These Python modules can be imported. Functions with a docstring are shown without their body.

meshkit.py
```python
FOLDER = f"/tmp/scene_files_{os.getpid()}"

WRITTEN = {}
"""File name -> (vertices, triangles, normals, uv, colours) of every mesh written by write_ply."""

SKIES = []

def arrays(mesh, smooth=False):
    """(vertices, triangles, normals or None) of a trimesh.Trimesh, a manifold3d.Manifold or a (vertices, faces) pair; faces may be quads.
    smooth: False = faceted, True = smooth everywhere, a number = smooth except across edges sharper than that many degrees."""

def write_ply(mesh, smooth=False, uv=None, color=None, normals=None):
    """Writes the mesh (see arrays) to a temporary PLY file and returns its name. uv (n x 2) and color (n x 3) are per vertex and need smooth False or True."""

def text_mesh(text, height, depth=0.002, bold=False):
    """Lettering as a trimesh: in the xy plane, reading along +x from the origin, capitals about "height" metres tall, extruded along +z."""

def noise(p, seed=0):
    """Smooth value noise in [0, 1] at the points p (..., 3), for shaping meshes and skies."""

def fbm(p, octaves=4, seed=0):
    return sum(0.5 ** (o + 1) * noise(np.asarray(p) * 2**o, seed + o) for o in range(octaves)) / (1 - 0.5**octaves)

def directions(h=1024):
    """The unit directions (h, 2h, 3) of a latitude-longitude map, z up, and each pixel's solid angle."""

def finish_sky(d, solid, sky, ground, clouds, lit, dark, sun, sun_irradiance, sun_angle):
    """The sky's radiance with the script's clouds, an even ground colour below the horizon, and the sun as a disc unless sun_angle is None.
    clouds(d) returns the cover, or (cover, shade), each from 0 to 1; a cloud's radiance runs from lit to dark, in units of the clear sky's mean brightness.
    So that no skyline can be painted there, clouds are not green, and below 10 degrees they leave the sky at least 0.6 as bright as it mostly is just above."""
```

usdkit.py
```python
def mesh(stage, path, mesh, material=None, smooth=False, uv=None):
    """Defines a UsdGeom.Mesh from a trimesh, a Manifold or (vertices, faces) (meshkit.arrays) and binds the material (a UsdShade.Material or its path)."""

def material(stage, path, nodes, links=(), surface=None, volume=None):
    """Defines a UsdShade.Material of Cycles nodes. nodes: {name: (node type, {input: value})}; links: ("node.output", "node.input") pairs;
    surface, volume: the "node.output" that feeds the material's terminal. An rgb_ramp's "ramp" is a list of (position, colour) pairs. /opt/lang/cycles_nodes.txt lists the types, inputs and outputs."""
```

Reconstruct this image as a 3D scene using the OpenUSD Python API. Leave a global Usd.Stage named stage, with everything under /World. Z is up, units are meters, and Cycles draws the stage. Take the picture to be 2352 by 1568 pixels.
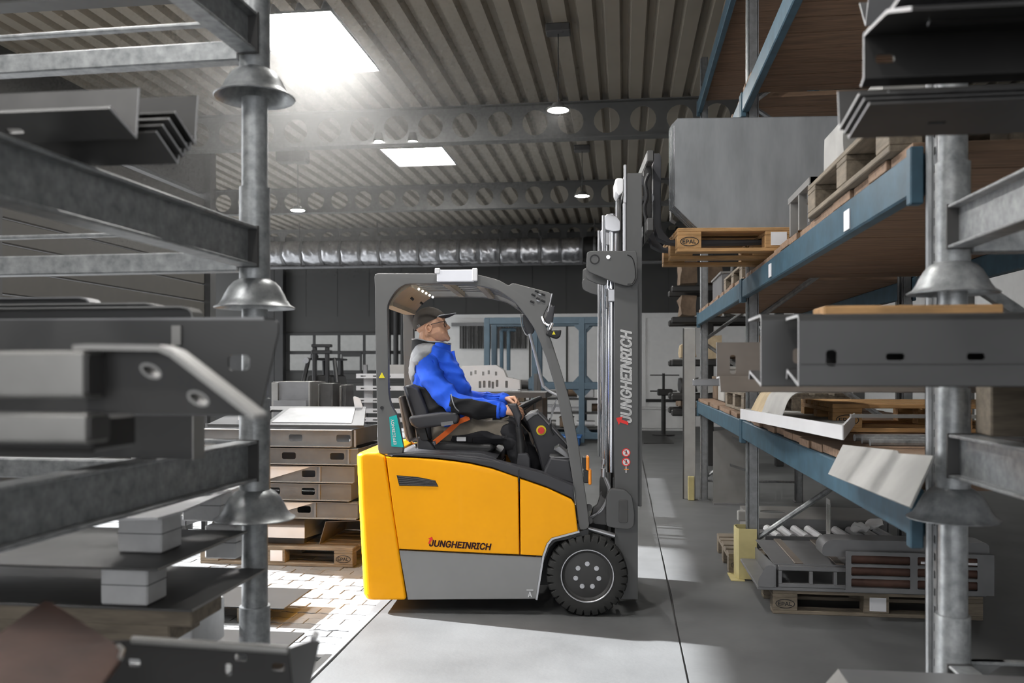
import math, random, re
import numpy as np, trimesh, manifold3d as m3, usdkit, meshkit
from shapely.geometry import Polygon, Point, box as sbox, LineString
from shapely.ops import unary_union
from shapely import affinity
from pxr import Usd, UsdGeom, UsdLux, UsdShade, Gf, Sdf, Vt

stage = Usd.Stage.CreateInMemory()
UsdGeom.SetStageUpAxis(stage, 'Z'); UsdGeom.SetStageMetersPerUnit(stage, 1.0)
UsdGeom.Xform.Define(stage, '/World'); UsdGeom.Scope.Define(stage, '/World/Looks')
PI = math.pi
# ---------------------------------------------------------------- camera
F, HOR, CX, EYE = 2000.0, 850.0, 1176.0, 1.47          # focal length and horizon in pixels of the 2352 x 1568 frame, eye height
YAW = math.atan(256 / F)                                # the camera is turned a little to the left of the aisle
cam = UsdGeom.Camera.Define(stage, '/World/camera')
cam.CreateHorizontalApertureAttr(36.0); cam.CreateVerticalApertureAttr(24.0)
cam.CreateFocalLengthAttr(36.0 * F / 2352)
cam.CreateVerticalApertureOffsetAttr((HOR - 784) * 36.0 / 2352)
cam.CreateFStopAttr(3.4); cam.CreateFocusDistanceAttr(5.3)
cam.CreateClippingRangeAttr((0.05, 500.0))
cam.AddTranslateOp().Set((0, 0, EYE)); cam.AddRotateZOp().Set(math.degrees(YAW)); cam.AddRotateXOp().Set(90.0)
EXPOSURE = 0.55
cam.CreateExposureAttr(EXPOSURE)
# ---------------------------------------------------------------- sky and sun
sky = UsdLux.DomeLight.Define(stage, '/World/sky')
SKYMAT = usdkit.material(stage, '/World/Looks/sky', {'s': ('background_shader', {'color': (0.95, 0.97, 1.0), 'strength': 1.9})}, surface='s.background')
UsdShade.MaterialBindingAPI.Apply(sky.GetPrim()).Bind(SKYMAT)
sky.CreateIntensityAttr(1.0); sky.CreateColorAttr((0.90, 0.92, 0.95))
sun = UsdLux.DistantLight.Define(stage, '/World/sun')
sun.CreateIntensityAttr(24000.0); sun.CreateAngleAttr(0.9); sun.CreateColorAttr((0.97, 0.985, 1.0))
SUN_AZ, SUN_EL = math.radians(-19.0), math.radians(30.0)       # direction of travel: to the right and towards the camera, downwards
_a = SUN_AZ + YAW
SUND = np.array([math.cos(_a) * math.cos(SUN_EL), math.sin(_a) * math.cos(SUN_EL), -math.sin(SUN_EL)])
_z = -SUND; _x = np.cross([0, 0, 1.0], _z); _x /= np.linalg.norm(_x); _y = np.cross(_z, _x)
sun.AddTransformOp().Set(Gf.Matrix4d(*_x, 0, *_y, 0, *_z, 0, 0, 0, 0, 1))
LAMP, SKYLIGHT, HAZE = 300.0, 34.0, 0.05

# ---------------------------------------------------------------- helpers
def P(px, py, d):
    "the point that the frame's pixel shows at camera depth d"
    u, v = (px - CX) / F, (HOR - py) / F
    c, s = math.cos(YAW), math.sin(YAW)
    return np.array([d * (u * c - s), d * (u * s + c), EYE + v * d])
def onX(px, py, X):
    u = (px - CX) / F
    return P(px, py, X / (u * math.cos(YAW) - math.sin(YAW)))
def onY(px, py, Y):
    u = (px - CX) / F
    return P(px, py, Y / (u * math.sin(YAW) + math.cos(YAW)))
def onZ(px, py, z):
    return P(px, py, (z - EYE) * F / (HOR - py))

used = {}
def numbered(parent, name):
    k = (parent, name); n = used.get(k, 0); used[k] = n + 1
    return f'{parent}/{name}' + (f'_{n:03d}' if n else '')
def tag(prim, label=None, cat=None, group=None, kind=None):
    for k, v in (('label', label), ('category', cat), ('group', group), ('kind', kind)):
        if v: prim.SetCustomDataByKey(k, v)
    return prim
def thing(name, label, cat, loc=(0, 0, 0), rotz=0.0, group=None, kind=None):
    x = UsdGeom.Xform.Define(stage, numbered('/World', name))
    x.AddTranslateOp().Set(Gf.Vec3d(*map(float, loc))); x.AddRotateZOp().Set(float(rotz))
    return tag(x.GetPrim(), label, cat, group, kind)
def dup(root, loc, rotz=0.0, label=None, group=None):
    was = root.GetCustomData()
    r = thing(re.sub(r'_\d{3}$', '', root.GetName()), label or was['label'], was['category'], loc, rotz, group or was.get('group'), was.get('kind'))
    r.GetReferences().AddInternalReference(root.GetPath()); r.SetInstanceable(True)
    return r

def rotm(rx=0, ry=0, rz=0):
    return trimesh.transformations.euler_matrix(math.radians(rx), math.radians(ry), math.radians(rz), 'sxyz')
class MB:
    "collects shapes; part() makes them ONE mesh"
    def __init__(s): s.v, s.f, s.n = [], [], 0
    def add(s, mesh, M=None):
        v, f, _ = meshkit.arrays(mesh)
        v = np.asarray(v, float)
        if M is not None: v = v @ np.asarray(M)[:3, :3].T + np.asarray(M)[:3, 3]
        s.v.append(v); s.f.append(np.asarray(f) + s.n); s.n += len(v)
        return s
    def mesh(s): return trimesh.Trimesh(np.vstack(s.v), np.vstack(s.f), process=False)
    def box(s, x0, x1, y0, y1, z0, z1, b=0.0, M=None): return s.add(bbox(x0, x1, y0, y1, z0, z1, b), M)
    def prism(s, poly, axis, a0, a1, b=0.0, M=None): return s.add(prism(poly, axis, a0, a1, b), M)
    def tube(s, path, r, n=10, M=None, cap=True): return s.add(tube(path, r, n, cap), M)
    def cyl(s, p, q, r, n=16, M=None): return s.add(tube([p, q], r, n), M)
    def lathe(s, prof, n=32, M=None): return s.add(lathe(prof, n), M)
def bbox(x0, x1, y0, y1, z0, z1, b=0.0):
    x0, x1 = min(x0, x1), max(x0, x1); y0, y1 = min(y0, y1), max(y0, y1); z0, z1 = min(z0, z1), max(z0, z1)
    if b <= 0:
        m = trimesh.creation.box([x1 - x0, y1 - y0, z1 - z0]); m.apply_translation([(x0 + x1) / 2, (y0 + y1) / 2, (z0 + z1) / 2]); return m
    b = min(b, .45 * min(x1 - x0, y1 - y0, z1 - z0))
    h = np.array([x1 - x0, y1 - y0, z1 - z0]) / 2; c = np.array([x0 + x1, y0 + y1, z0 + z1]) / 2
    pts = []
    for sg in np.ndindex(2, 2, 2):
        g = np.array(sg) * 2 - 1
        for k in range(3):
            e = h - b; e[k] = h[k]; pts.append(c + g * e)
    return trimesh.convex.convex_hull(np.array(pts))
def orient(v, axis):
    "2-D (a, b) extruded along c: axis y: (x, z) along y; axis x: (y, z) along x; axis z: (x, y) along z"
    v = np.asarray(v)
    if axis == 'z': return v
    if axis == 'y': return np.stack([v[:, 0], v[:, 2], v[:, 1]], 1)
    return np.stack([v[:, 2], v[:, 0], v[:, 1]], 1)
def inset(p, b):
    p = np.asarray(p, float); n = len(p); out = np.empty_like(p)
    for i in range(n):
        a, c, e = p[i - 1], p[i], p[(i + 1) % n]
        d1 = (c - a) / (np.linalg.norm(c - a) + 1e-12); d2 = (e - c) / (np.linalg.norm(e - c) + 1e-12)
        n1, n2 = np.array([-d1[1], d1[0]]), np.array([-d2[1], d2[0]])
        m = n1 + n2; m /= np.linalg.norm(m) + 1e-12
        out[i] = c + m * b / max(.35, float(m @ n1))
    return out
def prism(poly, axis, a0, a1, b=0.0):
    if isinstance(poly, (list, tuple, np.ndarray)) and b > 0:
        p = np.asarray(poly, float)
        if Polygon(p).exterior.is_ccw is False: p = p[::-1]
        a0, a1 = min(a0, a1), max(a0, a1)
        rings = []
        for t in (0, .5, 1): rings.append((inset(p, b * (1 - math.sin(t * PI / 2))), a0 + b * (1 - math.cos(t * PI / 2))))
        for t in (0, .5, 1): rings.append((inset(p, b * (1 - math.cos(t * PI / 2))), a1 - b * (1 - math.sin(t * PI / 2))))
        n = len(p); v = np.vstack([np.column_stack([r, np.full(n, z)]) for r, z in rings]); f = []
        for k in range(len(rings) - 1):
            for i in range(n):
                j = (i + 1) % n; A, B, C, D = k * n + i, k * n + j, (k + 1) * n + j, (k + 1) * n + i
                f += [[A, B, C], [A, C, D]]
        import mapbox_earcut as ec
        for k, flip in ((0, True), (len(rings) - 1, False)):
            q = rings[k][0]
            t = ec.triangulate_float64(q, np.array([n], np.uint32)).reshape(-1, 3).astype(int)
            for tri in t:
                A, B, C = q[tri]; ccw = np.cross(B - A, C - A) > 0
                f.append(list((tri if ccw != flip else tri[::-1]) + k * n))
        m = trimesh.Trimesh(orient(v, axis), np.array(f), process=False)
        if axis == 'y': m.faces = m.faces[:, ::-1]
        return m
    g = poly if hasattr(poly, 'exterior') or hasattr(poly, 'geoms') else Polygon(poly)
    g = g.buffer(0)
    parts = [trimesh.creation.extrude_polygon(q, abs(a1 - a0), engine='earcut') for q in getattr(g, 'geoms', [g])]
    m = trimesh.util.concatenate(parts); m.apply_translation([0, 0, min(a0, a1)])
    m = trimesh.Trimesh(orient(m.vertices, axis), m.faces, process=False)
    if axis == 'y': m.faces = m.faces[:, ::-1]
    return m
def tube(path, r, n=10, cap=True):
    p = np.asarray(path, float); m = len(p)
    t = np.gradient(p, axis=0) if m > 2 else np.repeat((p[1:] - p[:1]), 2, 0)
    t = t / (np.linalg.norm(t, axis=1, keepdims=True) + 1e-12)
    a = np.cross(t[0], [0, 0, 1.0] if abs(t[0][2]) < .9 else [1.0, 0, 0]); a /= np.linalg.norm(a)
    v = []; rr = np.broadcast_to(r, (m,))
    ang = np.arange(n) * 2 * PI / n
    for i in range(m):
        a = a - t[i] * (a @ t[i]); a /= np.linalg.norm(a); bb = np.cross(t[i], a)
        v.append(p[i] + rr[i] * (np.cos(ang)[:, None] * a + np.sin(ang)[:, None] * bb))
    f = []
    for i in range(m - 1):
        for j in range(n):
            A, B = i * n + j, i * n + (j + 1) % n; f += [[A, B, B + n], [A, B + n, A + n]]
    v = np.vstack(v)
    if cap:
        c0, c1 = len(v), len(v) + 1; v = np.vstack([v, p[:1], p[-1:]]); L = (m - 1) * n
        for j in range(n): f += [[c0, (j + 1) % n, j], [c1, L + j, L + (j + 1) % n]]
    return trimesh.Trimesh(v, np.array(f), process=False)
def lathe(prof, n=32):
    "profile (r, z) turned about z"
    p = np.asarray(prof, float); ang = np.arange(n) * 2 * PI / n
    v = np.vstack([np.column_stack([r * np.cos(ang), r * np.sin(ang), np.full(n, z)]) for r, z in p]); f = []
    for i in range(len(p) - 1):
        for j in range(n):
            A, B = i * n + j, i * n + (j + 1) % n; f += [[A, B, B + n], [A, B + n, A + n]]
    return trimesh.Trimesh(v, np.array(f), process=False)
def smoothpath(pts, k=6):
    p = np.asarray(pts, float); out = []
    q = np.vstack([2 * p[0] - p[1], p, 2 * p[-1] - p[-2]])
    for i in range(1, len(q) - 2):
        for t in np.linspace(0, 1, k, endpoint=False):
            a, b, c, d = q[i - 1], q[i], q[i + 1], q[i + 2]
            out.append(.5 * (2 * b + (c - a) * t + (2 * a - 5 * b + 4 * c - d) * t * t + (3 * b - a - 3 * c + d) * t ** 3))
    return np.array(out + [p[-1]])
def rounded(poly, r, n=4):
    "rounds the corners of a polygon given as points"
    p = np.asarray(poly, float); out = []
    for i in range(len(p)):
        a, c, e = p[i - 1], p[i], p[(i + 1) % len(p)]
        rr = r[i] if np.ndim(r) else r
        d = min(rr, .45 * np.linalg.norm(a - c), .45 * np.linalg.norm(e - c))
        if d < 1e-6: out.append(c); continue
        s, t = c + (a - c) / np.linalg.norm(a - c) * d, c + (e - c) / np.linalg.norm(e - c) * d
        for k in np.linspace(0, 1, n): out.append((1 - k) ** 2 * s + 2 * k * (1 - k) * c + k * k * t)
    return np.array(out)
def rrect(x0, x1, y0, y1, r, n=4): return rounded([(x0, y0), (x1, y0), (x1, y1), (x0, y1)], r, n)
def sheet(path, t):
    "a bent sheet's section: an open path of points with thickness t, as a polygon"
    return LineString(path).buffer(t / 2, cap_style=2, join_style=1, quad_segs=4)
def part(parent, name, mb, material, smooth=32, label=None, kind=None):
    path = numbered(str(parent.GetPath()), name)
    mesh = mb.mesh() if isinstance(mb, MB) else mb
    m = usdkit.mesh(stage, path, mesh, material, smooth=smooth).GetPrim()
    return tag(m, label, None, None, kind)
def solo(name, mb, material, label, cat, group=None, kind=None, smooth=32, loc=(0, 0, 0), rotz=0):
    path = numbered('/World', name)
    m = usdkit.mesh(stage, path, mb.mesh() if isinstance(mb, MB) else mb, material, smooth=smooth)
    if any(loc) or rotz:
        m.AddTranslateOp().Set(Gf.Vec3d(*map(float, loc))); m.AddRotateZOp().Set(float(rotz))
    return tag(m.GetPrim(), label, cat, group, kind)

# ---------------------------------------------------------------- materials
MAT = {}
def mat(name, col, rough=.5, metal=0.0, var=.12, scale=6.0, bump=.0, bscale=60.0, spec=.5, col2=None, stretch=(1, 1, 1), coat=0.0, detail=4.0, space='object', extra=None):
    c = np.array(col, float); c2 = np.array(col2, float) if col2 is not None else c * (1 - var)
    c1 = c if col2 is not None else np.minimum(c * (1 + var * .6), 1)
    co = 'c.object' if space == 'object' else 'g.position'
    nodes = {'c': ('texture_coordinate', {}), 'g': ('geometry', {}), 'm': ('mapping', {'scale': stretch}),
             'n': ('noise_texture', {'scale': scale, 'detail': detail, 'roughness': .6}),
             'r': ('rgb_ramp', {'ramp': [(.3, tuple(c2)), (.7, tuple(c1))]}),
             'p': ('principled_bsdf', {'roughness': rough, 'metallic': metal, 'specular_ior_level': spec, 'coat_weight': coat})}
    links = [(co, 'm.vector'), ('m.vector', 'n.vector'), ('n.fac', 'r.fac'), ('r.color', 'p.base_color')]
    if bump:
        nodes['b'] = ('noise_texture', {'scale': bscale, 'detail': 3.0}); nodes['u'] = ('bump', {'strength': bump, 'distance': .004})
        links += [('m.vector', 'b.vector'), ('b.fac', 'u.height'), ('u.normal', 'p.normal')]
    MAT[name] = usdkit.material(stage, f'/World/Looks/{name}', nodes, links, surface='p.BSDF')
    return MAT[name]
def emit(name, col, s):
    MAT[name] = usdkit.material(stage, f'/World/Looks/{name}', {'e': ('emission', {'color': col, 'strength': s})}, surface='e.emission')
    return MAT[name]
mat('yellow', (.95, .40, .0015), .42, var=.03, coat=.06, spec=.2, scale=2)
mat('skirt_grey', (.23, .23, .23), .5, var=.05, scale=3)
mat('truck_grey', (.115, .115, .114), .5, var=.05, scale=3)
mat('mast_grey', (.085, .085, .085), .42, var=.06, scale=3)
mat('anthracite', (.032, .032, .037), .5, var=.1, bump=.08, bscale=400)
mat('black', (.012, .012, .013), .5, var=.2)
mat('rubber', (.018, .018, .017), .75, var=.3, scale=14, bump=.1, bscale=90)
mat('rim', (.035, .034, .033), .5, var=.15)
mat('chrome', (.75, .76, .80), .16, metal=1.0, var=.04)
mat('silver', (.5, .5, .52), .35, metal=.8, var=.08)
mat('orange_plastic', (.9, .28, .01), .35, var=.05)
mat('belt', (.75, .13, .01), .7, var=.1, bump=.3, bscale=300)
mat('red', (.75, .02, .015), .4, var=.03)
mat('white_print', (.85, .85, .85), .5, var=.02)
mat('dark_print', (.06, .008, .008), .5, var=.02)
mat('teal', (.0, .42, .40), .5, var=.03)
mat('sign_yellow', (.80, .70, .02), .5, var=.03)
mat('warm_lit_panel', (.36, .30, .22), .6, var=.1)  # warm light on the roof lining put into its colour
mat('clear_plastic', (.75, .76, .82), .25, var=.05)
mat('galv', (.36, .37, .375), .38, metal=.42, var=.28, scale=34, bump=.05, bscale=50, col2=(.18, .19, .195), detail=6)
mat('housing_grey', (.048, .048, .048), .45, metal=.2, var=.14, scale=4, bump=.03, bscale=30)
mat('galv_light', (.22, .225, .23), .38, metal=.5, var=.2, scale=22)
mat('steel', (.20, .20, .205), .40, metal=.45, var=.16, scale=4, bump=.03, bscale=30)
mat('steel_dark', (.075, .073, .072), .5, metal=.3, var=.25, scale=5, bump=.04, bscale=30)
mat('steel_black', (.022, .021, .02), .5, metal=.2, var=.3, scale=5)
mat('steel_light', (.255, .25, .24), .42, metal=.35, var=.12, scale=5, bump=.03, bscale=30)
mat('steel_brown', (.16, .135, .115), .5, metal=.2, var=.25, scale=4)
mat('rust', (.085, .042, .03), .7, metal=.15, var=.4, scale=7, bump=.15, bscale=60)
mat('rack_blue', (.034, .082, .118), .5, var=.3, scale=9, bump=.05, bscale=80)
mat('stillage_blue', (.05, .085, .115), .5, var=.15)
mat('plank', (.22, .14, .09), .75, var=.35, scale=3.0, stretch=(1.5, 14, 14), bump=.2, bscale=10, space='position')
mat('plank_edge', (.40, .28, .19), .8, var=.3, scale=8, bump=.2)
mat('pallet_wood', (.42, .24, .10), .75, var=.35, scale=3, stretch=(2, 16, 16), bump=.25, bscale=8)
mat('grey_wood', (.18, .148, .11), .8, var=.35, scale=3, stretch=(2, 14, 14), bump=.25, bscale=8)
mat('concrete', (.098, .10, .101), .62, var=.22, scale=1.7, bump=.16, bscale=45, detail=8, space='position')
mat('paver', (.185, .19, .195), .7, var=.16, scale=3.5, bump=.25, bscale=55, detail=6, space='position')
mat('paver_b', (.155, .16, .165), .7, var=.16, scale=3.5, bump=.25, bscale=55, detail=6, space='position')
mat('joint', (.10, .098, .095), .9, var=.3)
mat('ceiling_sheet', (.24, .212, .17), .55, var=.08, scale=1.5, space='position')
mat('beam_grey', (.09, .09, .087), .55, var=.1)
mat('wall_grey', (.055, .055, .053), .6, var=.06, scale=1.5)
mat('wall_dark', (.04, .04, .04), .6, var=.1)
mat('wall_white', (.82, .82, .81), .6, var=.04)
mat('outside', (.2, .2, .19), .7, var=.1)
mat('wall_panel', (.04, .037, .032), .6, var=.08)
mat('foil', (.62, .62, .64), .30, metal=.9, var=.3, scale=7, bump=.9, bscale=12)
mat('polystyrene', (.50, .50, .50), .85, var=.12, scale=9, bump=.3, bscale=80)
mat('white_sheet', (.52, .52, .53), .5, var=.06)
mat('cardboard', (.33, .325, .31), .85, var=.12, scale=6)
mat('yellow_post', (.50, .43, .20), .6, var=.15)
mat('brown_clutter', (.12, .08, .05), .8, var=.4)
mat('tan_clutter', (.42, .33, .21), .8, var=.3)
emit('lamp_glow', (1.0, .98, .94), LAMP)
emit('skylight_glow', (1.0, .985, .96), SKYLIGHT)
emit('led', (1.0, .95, .85), 6.0)
mat('skin', (.70, .39, .25), .5, var=.1, scale=30)
mat('jacket_blue', (.02, .13, .90), .75, var=.12, scale=10, bump=.35, bscale=14)
mat('jacket_black', (.012, .012, .014), .8, var=.2, bump=.3, bscale=14)
mat('jacket_grey', (.32, .33, .35), .8, var=.1, bump=.3, bscale=14)
mat('trousers', (.26, .225, .18), .85, var=.2, scale=9, bump=.5, bscale=16)
mat('trousers_dark', (.022, .022, .026), .85, var=.2, bump=.5, bscale=16)
mat('cap', (.045, .038, .032), .8, var=.25, bump=.2, bscale=60)
mat('sticker_white', (.7, .7, .72), .5, var=.02)
mat('pane_blue', (.02, .10, .30), .5, var=.1)
# ---------------------------------------------------------------- the hall
ZC = 5.15                                            # underside of the corrugated roof
XJ = float(onZ(872, 1400, 0)[0])                     # joint between the concrete aisle and the block paving
YB = 23.2; XL, XR = -7.0, 5.4
floor = thing('floor', None, None, kind='structure')
def slab_outline(x0, x1, y0, y1, seed):
    r = random.Random(seed); L = []
    for k in range(60): L.append((x0 + r.uniform(-.006, .006), y0 + (y1 - y0) * k / 59))
    return L + [(x1, y1), (x1, y0)]
XS = float(onZ(1505, 1200, 0)[0])
part(floor, 'slab', MB().prism(slab_outline(XJ + .02, XS - .006, -7, YB, 1)[::-1], 'z', -.12, 0), MAT['concrete'])
part(floor, 'slab', MB().prism(slab_outline(XS + .006, XR, -7, YB, 2)[::-1], 'z', -.12, 0), MAT['concrete'])
part(floor, 'joint_bed', MB().box(-14, XR, -7, YB, -.2, -.022), MAT['joint'])
PL, PW, GAP = .222, .111, .004
def paver_poly(x, y, L=PL):
    L, W, z = L - GAP, PW - GAP, .016
    z = .009; e = [(0, 0), (.125, z), (.25, 0), (.375, -z), (.5, 0), (.625, z), (.75, 0), (.875, -z), (1, 0)]
    if L < .15: e = [(0, 0), (.25, z), (.5, 0), (.75, -z), (1, 0)]
    return [(x + t * L, y + q) for t, q in e] + [(x + t * L, y + W + q) for t, q in e[::-1]]
rnd = random.Random(5); far = MB(); n_p = 0
def paver_mesh(x, y, dz):
    a = prism(paver_poly(x, y), 'z', -.022, dz - .004) if 0 else None; return prism(paver_poly(x, y), 'z', -.022, dz, .004)
for j in range(110):
    y = 3.2 + j * PW; off = (j % 2) * PL / 2
    if off and 4.3 < y < 7.9: part(floor, 'paver', prism(paver_poly(XJ - .03 - off, y, off), 'z', -.022, -.001, .003), MAT['paver'], smooth=False); n_p += 1
    for i in range(26):
        x = XJ - .03 - off - (i + 1) * PL
        near = 4.3 < y < 7.9 and x > -3.05 and n_p < 290
        if near:
            part(floor, 'paver', paver_mesh(x, y, rnd.uniform(-.003, .002)), MAT[rnd.choice(['paver', 'paver', 'paver_b'])], smooth=False); n_p += 1
        elif y < 9.5 and x > -5.5 and x < XJ - .1:
            far.add(prism(paver_poly(x, y), 'z', -.022, rnd.uniform(-.003, .002)))
part(floor, 'paving', far, MAT['paver'], smooth=False, kind='stuff')
part(floor, 'paving_strip', MB().box(-14, XJ - .1, 9.25, YB, -.05, -.003).box(-14, -5.35, -7, 9.4, -.05, -.003).box(-5.6, XJ - .02, -7, 3.25, -.05, -.003), MAT['paver_b'])
part(floor, 'edging_kerb', MB().box(XJ - .05, XJ + .012, -7, YB, -.05, .003, .003), MAT['paver_b'])

# roof: trapezoidal sheet with rooflights
SKX0, SKX1 = -4.04, -2.94
per = .275
def trap(x0, n):
    pts = []
    for k in range(n):
        a = x0 + k * per
        pts += [(a, 0), (a + .15, 0), (a + .18, .08), (a + .245, .08)]
    pts.append((x0 + n * per, 0))
    return pts
def corrugated(mb, x0, n, y0, y1):
    p = np.array(trap(x0, n)); m = len(p)
    v = np.vstack([np.column_stack([p[:, 0], np.full(m, y), p[:, 1] + ZC]) for y in (y0, y1)])
    f = []
    for i in range(m - 1): f += [[i, i + 1, m + i + 1], [i, m + i + 1, m + i]]
    up = v + [0, 0, .004]
    mb.add((v, np.array(f)[:, ::-1])); mb.add((up, np.array(f)))
cl = thing('ceiling', None, None, kind='structure')
nL = round((SKX0 + 13.5) / per); nM = round((SKX1 - SKX0) / per); nR = 31
xs0 = SKX0; xs1 = SKX0 + nM * per
SKY_Y = [(-1.4, .4), (3.7, 5.4), (8.56, 10.42), (14.05, 15.34)]  # the nearest ones are unseen, added in line with the row for fill
xs_shift = 0
nI = round((xs0 - XL) / per) + 1
a = MB(); corrugated(a, xs0 - nI * per, nI, -7, YB); part(cl, 'roof_sheet', a, MAT['ceiling_sheet'], smooth=False)
a = MB(); corrugated(a, xs0 - nL * per, nL - nI, 14, YB); part(cl, 'roof_sheet', a, MAT['ceiling_sheet'], smooth=False)
a = MB(); corrugated(a, xs1, nR, -7, YB); part(cl, 'roof_sheet', a, MAT['ceiling_sheet'], smooth=False)
ys = [-7] + [y for s in SKY_Y for y in s] + [YB]
for k in range(0, len(ys), 2):
    a = MB(); corrugated(a, xs0, nM, ys[k], ys[k + 1]); part(cl, 'roof_sheet', a, MAT['ceiling_sheet'], smooth=False)
for k, (y0, y1) in enumerate(SKY_Y):
    lab = {2: 'large bright rooflight beside the left galvanised post', 3: 'smaller white rooflight above the far end of the hall'}.get(k, ['unseen rooflight added behind the viewer as fill light', 'unseen rooflight added over the near aisle as fill light'][k % 2])
    t = thing('rooflight', lab, 'skylight', (xs0, y0, ZC))
    w, l = xs1 - xs0, y1 - y0; h = .13
    part(t, 'curb', MB().prism(sbox(.004, .004, w - .004, l - .004).difference(sbox(.03, .03, w - .03, l - .03)), 'z', -.012, .2), MAT['beam_grey'])
    part(t, 'pane', MB().box(.03, w - .03, .03, l - .03, .03, .05), MAT['skylight_glow'], smooth=False)

def cell_beam(Y, label):
    t = thing('roof_beam', label, 'beam', (-13.4 if Y > 14 else XL + .05, Y, ZC - .5))
    L = 18.7 if Y > 14 else 12.3
    web = sbox(0, .012, L, .488)
    holes = [Point(.3 + k * .494, .25).buffer(.177, quad_segs=5) for k in range(int(L / .494))]
    part(t, 'web', MB().prism(web.difference(unary_union(holes)), 'y', -.006, .006), MAT['beam_grey'], smooth=False)
    part(t, 'flange', MB().box(0, L, -.1, .1, .488, .502), MAT['beam_grey']); part(t, 'flange', MB().box(0, L, -.1, .1, 0, .014), MAT['beam_grey'])
    return t
cell_beam(7.03, 'steel roof beam with round holes above the forklift, nearer than the picture frame')
cell_beam(12.02, 'nearest grey roof beam in view with large round web holes')
cell_beam(17.0, 'middle grey roof beam with a row of dark round web holes')
cell_beam(21.97, 'farthest dark roof beam just above the silver duct')

# walls
def wz(py): return float(onY(1300, py, YB)[2])
def wx(px): return float(onY(px, 800, YB)[0])
wb = thing('wall_back', None, None, kind='structure')
D0, D1, DZ0, DZ1 = wx(655), wx(945), 0.0, wz(762)
zt = wz(722)
part(wb, 'upper_cladding', MB().box(-13.5, XR, YB, YB + .2, zt, ZC + .1), MAT['wall_grey'])
part(wb, 'left_cladding', MB().box(-13.5, D0, YB, YB + .2, 0, zt), MAT['wall_dark'])
part(wb, 'lintel', MB().box(D0, D1, YB, YB + .2, DZ1, zt), MAT['wall_grey'])
part(wb, 'white_cladding', MB().box(D1, XR, YB, YB + .2, 0, zt), MAT['wall_white'])
for px in (1215, 1300, 1390): part(wb, 'cover_strip', MB().box(wx(px), wx(px) + .05, YB - .015, YB + .01, 0, zt), MAT['wall_panel'])
part(wb, 'trim_rail', MB().box(D1, XR, YB - .04, YB + .01, zt - .08, zt + .02), MAT['wall_white'])
for px in (628, 648): part(wb, 'column', MB().box(wx(px) - .12, wx(px) + .12, YB - .25, YB, 0, ZC), MAT['wall_dark'])
for px in (895, 912, 928): part(wb, 'down_pipe', MB().cyl((wx(px), YB - .12, wz(860)), (wx(px), YB - .12, wz(690)), .07), MAT['wall_dark'])
for k in range(14): part(wb, 'panel_seam', MB().box(D1 - 3 + k * .9, D1 - 2.985 + k * .9, YB - .006, YB + .01, zt, ZC), MAT['wall_dark'])
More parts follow.
